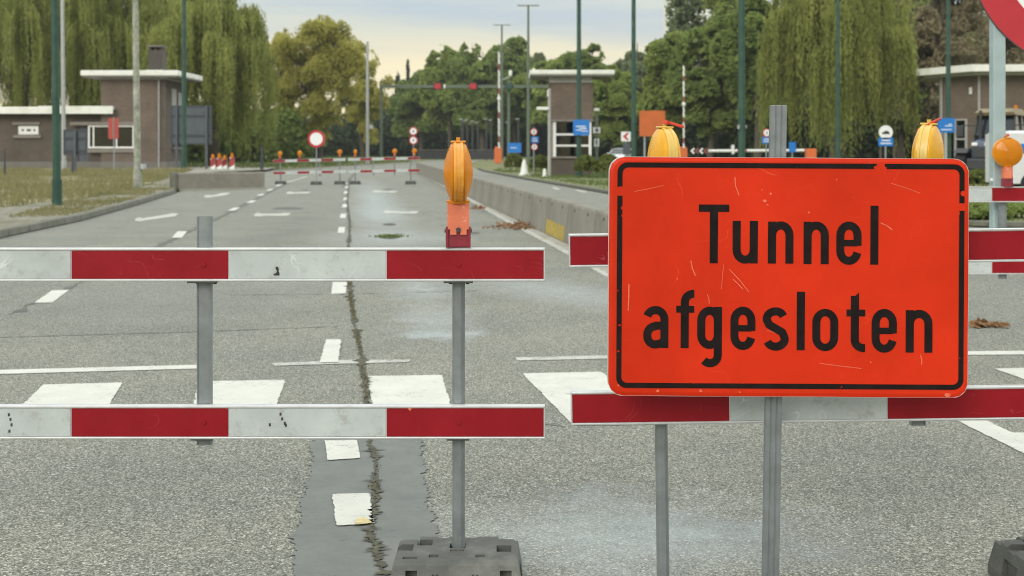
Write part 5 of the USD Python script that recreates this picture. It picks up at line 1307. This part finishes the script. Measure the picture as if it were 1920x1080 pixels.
# tractor at the right, nose to the left front
def tractor(label, loc, rz):
    t = thing('tractor', label, 'tractor', loc, rz)
    part('hood', trimesh.convex.convex_hull(np.array([(x, s * w, z) for s in (-1, 1) for x, w, z in [(.6, .42, 1.0), (.6, .42, 1.75), (2.5, .34, 1.62), (2.75, .32, 1.35), (2.75, .32, 1.0), (.6, .3, 1.82), (2.2, .25, 1.72)]])), 'tractor_blue', t, smooth=35)
    part('grille', CB(2.752, 2.79, -.26, .26, 1.02, 1.45, .01), 'tractor_dark', t)
    for s in (-1, 1):
        part('headlight', CB(2.60, 2.74, s * .24 - .1, s * .24 + .1, 1.47, 1.60, .02), 'sign_white', t)
    part('front_weight', CB(2.8, 3.15, -.42, .42, .55, .98, .05), 'tractor_dark', t)
    part('chassis', CB(-1.3, 2.7, -.28, .28, .6, .99, .03), 'tractor_dark', t)
    part('front_axle', tube((2.0, -.85, .65), (2.0, .85, .65), .12, n=8), 'tractor_dark', t)
    part('cab_glass', trimesh.convex.convex_hull(np.array([(x, s * w, z) for s in (-1, 1) for x, w, z in [(-1.1, .72, 1.35), (.58, .72, 1.35), (.75, .74, 1.9), (.5, .68, 2.68), (-1.0, .68, 2.68), (-1.2, .74, 1.9)]])), 'car_glass', t)
    for s in (-1, 1):
        for a, b in (((.60, s * .74, 1.3), (.78, s * .76, 1.9)), ((.78, s * .76, 1.9), (.52, s * .70, 2.7)), ((-1.12, s * .74, 1.3), (-1.03, s * .70, 2.7)), ((-.35, s * .76, 1.3), (-.35, s * .71, 2.7))):
            part('cab_pillar', tube(a, b, .045, n=6), 'tractor_dark', t)
        part('rear_fender', trimesh.convex.convex_hull(np.array([(x, s * y, z) for y in (.62, 1.12) for x, z in [(-1.75, 1.25), (-1.5, 1.72), (-.9, 1.9), (-.3, 1.72), (-.1, 1.4)]])), 'tractor_blue', t)
        part('front_fender', trimesh.convex.convex_hull(np.array([(x, s * y, z) for y in (.55, 1.05) for x, z in [(1.4, 1.2), (1.7, 1.38), (2.3, 1.38), (2.6, 1.2), (2.3, 1.34), (1.7, 1.34)]])), 'tractor_dark', t)
        part('mirror_arm', [tube((.7, s * .75, 2.3), (.9, s * 1.25, 2.3), .025, n=6), CB(.86, .94, s * 1.3 - .14, s * 1.3 + .14, 1.85, 2.3, .02)], 'tractor_dark', t)
        wheel(t, 2.0, s * .85, .64, .42, 'y', lugs=18)
        wheel(t, -.9, s * .9, .86, .55, 'y', lugs=20)
    part('cab_roof', trimesh.convex.convex_hull(np.array([(x, s * w, z) for s in (-1, 1) for x, w, z in [(-1.25, .80, 2.70), (.78, .80, 2.70), (.85, .74, 2.82), (.5, .6, 2.98), (-1.0, .6, 2.98), (-1.3, .74, 2.82)]])), 'cab_roof', t, smooth=35)
    part('exhaust', tube((.9, -.5, 1.7), (.9, -.5, 2.9), .06, n=8), 'tractor_dark', t)
    part('beacon_lamp', tube((-.9, .4, 2.99), (-.9, .4, 3.15), .07, n=8), 'amber', t)
    return t
tractor('dark blue tractor with tan cab roof and big lugged wheels behind the round sign post', (xpx(1884, 47), 47.5, 0.06), -127)
def van(label, loc, rz):
    t = thing('white_van', label, 'van', loc, rz)
    part('body', trimesh.convex.convex_hull(np.array([(x, s * .95, z) for s in (-1, 1) for x, z in [(-3.0, .35), (-3.0, 1.8), (1.15, 1.8), (1.6, 1.32), (2.4, 1.12), (2.55, .85), (2.55, .35)]])), 'car_paint', t, smooth=30)
    part('roof', trimesh.convex.convex_hull(np.array([(x, s * w, z) for s in (-1, 1) for x, w, z in [(-2.95, .9, 1.803), (.9, .9, 1.803), (.8, .75, 1.88), (-2.9, .75, 1.88)]])), 'car_paint', t)
    for s in (-1, 1):
        part('side_window', BB(-.3, .95, s * .953 - .01, s * .953 + .01, 1.2, 1.65), 'car_glass', t)
        part('blue_stripe', BB(-2.9, 2.3, s * .953 - .006, s * .953 + .006, 1.22, 1.5), 'sign_blue', t)
        part('headlight', CB(2.42, 2.56, s * .72 - .18, s * .72 + .18, .85, 1.05, .02), 'sign_white', t)
        for x in (-2.3, 1.65):
            wheel(t, x, s * .86, .34, .22, 'y')
    part('windscreen', trimesh.Trimesh([(1.175, -.82, 1.75), (1.175, .82, 1.75), (1.61, .86, 1.335), (1.61, -.86, 1.335)], [[0, 2, 1], [0, 3, 2]], process=False), 'car_glass', t)
    part('bumper', CB(2.45, 2.62, -.9, .9, .35, .6, .04), 'tractor_dark', t)
    return t
van('white van with a blue side stripe, cut by the right picture edge', (14.35 + 3.0, 34.6, 0.06), -4)

# ------------------------------------------------------------------ trees, shrubs
def quads(c, nrm, up, a, b):
    """rhombic leaves: centre, normal, long axis hint, half length, half width"""
    u = up - (up * nrm).sum(1, keepdims=True) * nrm
    u /= np.linalg.norm(u, axis=1, keepdims=True) + 1e-9
    w = np.cross(nrm, u)
    a, b = a[:, None], b[:, None]
    return np.stack([c - u * a, c + w * b, c + u * a, c - w * b], 1).reshape(-1, 3), np.arange(4 * len(c)).reshape(-1, 4)
def unit(v): return v / (np.linalg.norm(v, axis=-1, keepdims=True) + 1e-9)

def leaf_cloud(r, blobs, n, size, gap=0.42, nscale=0.9, aspect=0.55, inner=0.45, flip=True, droop=False):
    cs = np.array([b[0] for b in blobs]); rs_ = np.array([b[1] for b in blobs])
    pr = (rs_.prod(1)) ** (2 / 3); pr /= pr.sum()
    out = []
    got = 0
    while got < n:
        m = n
        i = r.choice(len(blobs), m, p=pr)
        d = unit(r.normal(0, 1, (m, 3)))
        if flip:
            d[:, 2] = np.where(d[:, 2] < -0.35, -d[:, 2], d[:, 2])
        rad = inner + (1.06 - inner) * np.sqrt(r.random(m))
        p = cs[i] + d * rs_[i] * rad[:, None]
        q = meshkit.fbm(p * nscale, 3, 11) + r.normal(0, .04, m)
        ok = q > gap
        out.append(np.c_[p, d][ok]); got += ok.sum()
    o = np.vstack(out)[:n]
    p, d = o[:, :3], o[:, 3:]
    nrm = unit(d * 0.55 + r.normal(0, .6, p.shape) + np.array([0, 0, .35]))
    s = size * r.uniform(.55, 1.35, n)
    hint = unit(r.normal(0, 1, p.shape) * np.array([.6, .6, .4]) + np.array([0, 0, -1.0])) if droop else unit(r.normal(0, 1, p.shape))
    return quads(p, nrm, hint, s, s * aspect)

def branches(r, h, trunk_r, crown_c, blobs, n_limbs, fork=0.35):
    ms = polytube([np.array([0, 0, -0.1]), np.array([.05 * h * r.normal(0, .3), .02 * h, h * .25]), np.array([crown_c[0] * .4, crown_c[1] * .4, h * .55]), np.array([crown_c[0], crown_c[1], h * .85])], [trunk_r * 1.3, trunk_r, trunk_r * .7, trunk_r * .15], 9)
    for k in range(min(n_limbs, len(blobs))):
        c = np.array(blobs[k][0])
        z0 = h * r.uniform(.22, .55)
        b = np.array([crown_c[0] * .4 * z0 / h, crown_c[1] * .3, z0])
        mid = b * .45 + c * .55 + np.array([0, 0, -.04 * h])
        ms += polytube([b, mid, c], [trunk_r * .45, trunk_r * .28, trunk_r * .06], 6)
        for _ in range(3):
            e = c + unit(r.normal(0, 1, 3)) * np.array(blobs[k][1]) * .9
            ms.append(tube(mid * .4 + c * .6, e, trunk_r * .14, trunk_r * .03, 5))
    return ms

def deciduous(name, label, loc, h, rx, ry, n, size, leafmat, seed, base=0.18, nb=16, shape='round', gap=0.42, group='trees', limbs=9, inner=.45, br=(.30, .46), droop=False):
    r = np.random.default_rng(seed)
    t = thing(name, label, 'tree', loc, 0, group)
    zc, rz = h * (1 + base) / 2, h * (1 - base) / 2
    blobs = []
    for k in range(nb):
        d = unit(r.normal(0, 1, 3))
        q = r.uniform(.30, .80) if nb < 60 else .84 * r.random() ** .5
        f = r.uniform(*br)
        wz = d[2] * q
        if shape == 'cone': taper = np.clip(.95 - .85 * (wz + .5), .12, 1)
        else: taper = 1.0
        c = np.array([d[0] * q * rx * taper, d[1] * q * ry * taper, zc + wz * rz])
        blobs.append((c, np.array([rx * f * max(taper, .35), ry * f * max(taper, .35), rz * f * .8])))
    part('trunk', branches(r, h, max(.16, h * .017), (0, 0), blobs, limbs), 'bark', t, smooth=40)
    part('crown', leaf_cloud(r, blobs, n, size, gap, 3.2 / max(rx, 2), inner=inner, aspect=.32 if droop else .55, droop=droop), leafmat, t)
    return t

def willow(name, label, loc, h, rx, ry, n_strand, leafmat, seed, group='trees', low=0.1, wid=0.05, step=0.20, clump=10, spread=.55):
    """a domed crown whose twigs hang in curtains"""
    r = np.random.default_rng(seed)
    t = thing(name, label, 'tree', loc, 0, group)
    limbs, tr = [], h * .026
    top = []
    limbs += polytube([np.array([0, 0, -.1]), np.array([.1, 0, h * .18]), np.array([.2, .1, h * .38])], [tr * 1.5, tr * 1.1, tr * .8], 10)
    for k in range(13):
        a = k * 2.399 + r.normal(0, .2)
        q = r.uniform(.35, .85)
        e = np.array([math.cos(a) * rx * q, math.sin(a) * ry * q, h * (1 - .30 * q * q) * r.uniform(.86, .98)])
        m = e * np.array([.55, .55, .0]) + np.array([0, 0, e[2] * .8])
        limbs += polytube([np.array([.2, .1, h * r.uniform(.22, .40)]), m, e], [tr * .5, tr * .32, tr * .05], 6)
    part('trunk', limbs, 'bark', t, smooth=40)
    C, N, Up, A, Bw = [], [], [], [], []
    n_lobe = 34
    lobes = []
    for j in range(n_lobe):
        a = j * 2.39996 + r.normal(0, .25)
        q = math.sqrt((j + .6) / n_lobe)
        lobes.append((math.cos(a) * rx * q, math.sin(a) * ry * q, q, h * (1 - .40 * q ** 2.4) + r.normal(0, .05) * h, r.uniform(.75, 1.35), r.uniform(.55, 1.0)))
    n_cl = n_strand // clump
    for c in range(n_cl):
        lx, ly, q, lz, lr, ll = lobes[r.integers(n_lobe)]
        rr = (rx + ry) * .5 * .20 * lr
        # strands leave the lobe's domed top, most of them from its rim
        a, u0 = r.uniform(0, 2 * np.pi), math.sqrt(r.uniform(.05, 1))
        cx, cy = lx + math.cos(a) * rr * u0 * rx / ((rx + ry) * .5), ly + math.sin(a) * rr * u0
        zt = lz - rr * .75 * u0 ** 2.2
        ln0 = min(zt - h * low, h * ll * (.36 + .58 * q)) * r.uniform(.6, 1.0)
        drift = np.array([cx - lx, cy - ly]) / (rr + .1) * r.uniform(.02, .10) + np.array([lx, ly]) / (rx + ry) * .06
        for s in range(clump):
            x, y = cx + r.normal(0, spread * .35), cy + r.normal(0, spread * .35)
            z = zt + r.normal(0, .25)
            L = max(.8, ln0 * r.uniform(.5, 1.08))
            n = max(4, int(L / step))
            u = (np.arange(n) + r.random(n)) / n
            sw = r.normal(0, .12, 2)
            p = np.c_[x + drift[0] * L * np.sqrt(u) + sw[0] * u + r.normal(0, .05, n), y + drift[1] * L * np.sqrt(u) + sw[1] * u + r.normal(0, .05, n), z - u * L]
            C.append(p)
            out = unit(np.array([cx - lx * .6, cy - ly * .6, 0.0]))
            N.append(unit(np.tile(out, (n, 1)) * .5 + r.normal(0, .6, (n, 3)) * np.array([1, 1, .5])))
            Up.append(np.tile([0, 0, -1.0], (n, 1)) + np.r_[drift * .8, 0] + r.normal(0, .34, (n, 3)))
            A.append(step * r.uniform(.7, 1.4, n)); Bw.append(wid * (1.1 - .5 * u) * r.uniform(.5, 1.3, n))
    C, N, Up, A, Bw = np.vstack(C), np.vstack(N), np.vstack(Up), np.concatenate(A), np.concatenate(Bw)
    part('crown', quads(C, N, Up, A, Bw), leafmat, t)
    return t

def tree_at(px, d, z=0.0): return (xpx(px, d), d, z)
def hgt(py, d): return zpx(py, d)

# left: hanging willows behind and beside the building
willow('willow_tree', 'big hanging willow behind the low left wing, at the left edge', tree_at(40, 100), 17.5, 9.5, 6, 3600, 'leaf_willow', 1, 'willow trees on the left')
willow('willow_tree', 'tall hanging willow behind the chimneyed tower', tree_at(205, 104), 18.5, 8.0, 6, 3000, 'leaf_willow', 8, 'willow trees on the left')
willow('willow_tree', 'wide hanging willow right of the left building, reaching almost to the ground', tree_at(398, 92), 14.0, 4.9, 4.6, 3600, 'leaf_willow', 2, 'willow trees on the left', low=.04)
deciduous('broadleaf_tree', 'darker tree filling the gap between the left willows above the tower', tree_at(262, 118), 19, 7, 5, 15000, .34, 'leaf_mid', 21, .1)
# yellow trees beyond
for j, (px, d, top, hw, n, lab) in enumerate([(598, 128, -22, 98, 56000, 'yellow-green feathery tree left of the sky gap, the tallest of its group'), (682, 150, 74, 56, 26000, 'lower yellow-green tree right of the tallest yellow one'), (526, 142, 40, 40, 18000, 'yellow-green tree between the willow and the tallest yellow one')]):
    k = d / F
    deciduous('yellow_tree', lab, tree_at(px, d), hgt(top, d), hw * k, hw * k * .85, n, .20, 'leaf_yellow', 204 + j, .02, 70, 'round', .43, 'yellow trees', 24, .3, (.16, .30), droop=True)
# the dense wood beyond the gap
rt = np.random.default_rng(77)
dense = [(790, 215, 112, 62, 'dense dark green tree at the right of the sky gap'), (845, 205, 80, 66, 'dense tall dark green tree over the overhead beam, left'), (905, 200, 62, 70, 'dense tall dark green tree above the distant red signals'), (965, 212, 66, 66, 'dense dark green tree behind the lamp columns'),
         (1040, 190, 92, 70, 'bushy green tree behind the booth roof, left'), (1105, 170, 60, 66, 'bushy grey-green tree right of the booth roof'), (1010, 230, 76, 44, 'dark tree seen between the lamp columns'), (1195, 205, 42, 62, 'grey-green tree behind the striped green pole'), (745, 290, 104, 20, 'slim dark conifer standing in the sky gap'), (765, 300, 112, 18, 'second slim dark conifer in the sky gap')]
for j, (px, d, top, hw, lab) in enumerate(dense):
    k = d / F
    if hw < 25:
        deciduous('conifer_tree', lab, tree_at(px, d), hgt(top, d), hw * k, hw * k, 5000, .36, 'leaf_dark', 40 + j, .05, 18, 'cone', .36, 'slim conifers in the sky gap', 4)
    else:
        deciduous('broadleaf_tree', lab, tree_at(px, d), hgt(top, d), hw * k * 1.05, hw * k * .8, 26000, .40, 'leaf_far' if px > 1150 or d > 220 else 'leaf_mid' if px in (1040, 845) else 'leaf_dense', 30 + j, .06, 34, 'round', .43, limbs=14, br=(.20, .36))
near_wood = [(1150, 135, 120, 60, 'leaf_mid', 'leafy mid-green tree between the booth and the striped pole'), (1255, 120, 58, 75, 'leaf_mid', 'large green tree behind the rust-orange panel'), (1330, 112, 5, 80, 'leaf_dense', 'tall dark green tree behind the raised right boom'), (1420, 105, -50, 75, 'leaf_dense', 'tall green tree between the thick green pole and the willow'), (1290, 150, -60, 60, 'leaf_far', 'tallest open-crowned grey-green tree against the sky at centre right'), (1380, 140, -110, 90, 'leaf_mid', 'very tall green tree behind the thick green pole'), (1480, 130, -60, 60, 'leaf_mid', 'bright green tree left of the right-hand willow')]
for j, (px, d, top, hw, lm, lab) in enumerate(near_wood):
    k = d / F
    deciduous('broadleaf_tree', lab, tree_at(px, d), hgt(top, d), hw * k * 1.05, hw * k * .8, 26000 if j != 4 else 13000, .30, lm, 60 + j, .05, 34, 'round', .43 if j != 4 else .48, limbs=16, br=(.20, .36))
willow('willow_tree', 'large hanging willow right of the ribbed post top', tree_at(1568, 78), 14.5, 4.2, 4.0, 3600, 'leaf_willow', 9, 'willow trees on the right', low=.05)
for j, (px, d, hw, lab) in enumerate([(1752, 90, 112, 'brownish tree with bare twigs between the right-hand willow and the gatehouse'), (1915, 96, 120, 'brownish tree at the right edge above the white roof edge')]):
    k = d / F
    deciduous('brown_tree', lab, tree_at(px, d), 17.5, hw * k, hw * k * .85, 34000, .24, 'leaf_brown', 304 + j, .06, 60, 'round', .45, 'brown trees', 30, .3, (.16, .30), droop=True)
deciduous('broadleaf_tree', 'dark tree filling in behind the right-hand willow and brown trees', tree_at(1690, 110), 21, 8, 5, 18000, .34, 'leaf_dense', 90, .04, 26)
deciduous('broadleaf_tree', 'dark tree behind the right-hand building roof', tree_at(1860, 118), 21, 8, 5, 16000, .36, 'leaf_brown', 91, .04, 26)
# dark understorey that closes the view under the crowns
def thicket(label, pxa, pxb, da, db, hh, n, size, lm, seed, name='thicket'):
    r = np.random.default_rng(seed)
    blobs = []
    m = int(abs(xpx(pxb, db) - xpx(pxa, da)) / (hh * .5)) + 3
    for j in range(m):
        u = j / (m - 1)
        d = da + (db - da) * u
        px = pxa + (pxb - pxa) * u
        q = hh * r.uniform(.7, 1.15)
        blobs.append((np.array([xpx(px, d), d + r.normal(0, 2), q * .42]), np.array([hh * .62, hh * .5, q * .58])))
    v, f = leaf_cloud(r, blobs, n, size, .30, .5, flip=False)
    one(name, (v, f), lm, label, 'shrubs', kind='stuff')
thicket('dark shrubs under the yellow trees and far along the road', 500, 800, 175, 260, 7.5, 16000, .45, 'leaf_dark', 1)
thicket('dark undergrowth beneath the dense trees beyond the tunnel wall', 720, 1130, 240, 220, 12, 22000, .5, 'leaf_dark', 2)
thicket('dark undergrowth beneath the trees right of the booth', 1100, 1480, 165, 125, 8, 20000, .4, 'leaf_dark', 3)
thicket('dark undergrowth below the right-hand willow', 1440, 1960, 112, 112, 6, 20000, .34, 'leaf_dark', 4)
thicket('dark undergrowth below the left willows', -40, 520, 112, 125, 6, 18000, .34, 'leaf_dense', 5)
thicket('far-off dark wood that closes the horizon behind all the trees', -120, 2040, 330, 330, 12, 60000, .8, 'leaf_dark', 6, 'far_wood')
# clipped shrubs by the booth and before the tractor
def hedge(label, px0, px1, d, py_top, depth, n, seed, z0=0.06, lm='leaf_hedge', size=.07):
    r = np.random.default_rng(seed)
    t = thing('hedge', label, 'hedge', (xpx((px0 + px1) / 2, d), d, z0), 0, 'clipped shrubs')
    L = (px1 - px0) / F * d; hh = zpx(py_top, d) - z0
    blobs = [(np.array([-L / 2 + L * (j + .5) / max(1, int(L / .7)), r.normal(0, .06), hh * .48]), np.array([.55, depth / 2, hh * .56 * r.uniform(.9, 1.1)])) for j in range(max(1, int(L / .7)))]
    part('stems', [tube((b[0][0] + dx, 0, 0), (b[0][0] + dx * 2, 0, hh * .6), .02, .01, 5) for b in blobs for dx in (-.15, .1)], 'twig', t, kind='stuff')
    part('foliage', leaf_cloud(r, blobs, n, size, .36, 2.2, inner=.5), lm, t)
hedge('yellowish clipped shrub between the boom housing and the white cone', 950, 976, 70, 291, 1.0, 2200, 1)
hedge('clipped shrub between the white cone and the booth', 993, 1028, 64, 292, 1.0, 2600, 2)
hedge('clipped hedge right of the booth, running behind the sign corner', 1080, 1160, 55.2, 292, 1.1, 5200, 3)
hedge('low green hedge in front of the tractor wheels', 1800, 1872, 40, 321, .9, 5200, 4)
hedge('dark low shrubs between the barrier rails at the right', 1800, 1868, 22.6, 384, .9, 4200, 5, lm='leaf_dense', size=.06)
hedge('dark low shrub right of the grey-blue post between the barrier rails', 1880, 1905, 23, 382, .8, 1800, 6, lm='leaf_dense', size=.06)
# white cone by the shrubs
d = 60.5
t = thing('white_cone', 'white cone-shaped marker standing between the clipped shrubs', 'cone', (xpx(983, d), d, .06))
part('body', lathe([(0, 0), (.30, 0), (.30, .05), (.22, .08), (.17, .35), (.12, .62), (.06, .80), (0, .82)], 20), 'fascia_white', t, smooth=30)
t = thing('white_cone', 'smaller white marker cone nearer the booth', 'cone', (xpx(1021, 57), 57, .06))
part('body', lathe([(0, 0), (.13, 0), (.13, .04), (.10, .06), (.07, .35), (0, .42)], 16), 'fascia_white', t, smooth=30)

# thin air between here and the far trees
haze = BB(-705, 705, -45, 1105, -1.2, 72)
mat('haze', {'v': ('principled_volume', {'color': (0.86, 0.92, 0.98), 'density': 0.00016, 'anisotropy': 0.2})}, [], surface=None, volume='v.volume')
one('haze', haze, 'haze', kind='stuff')
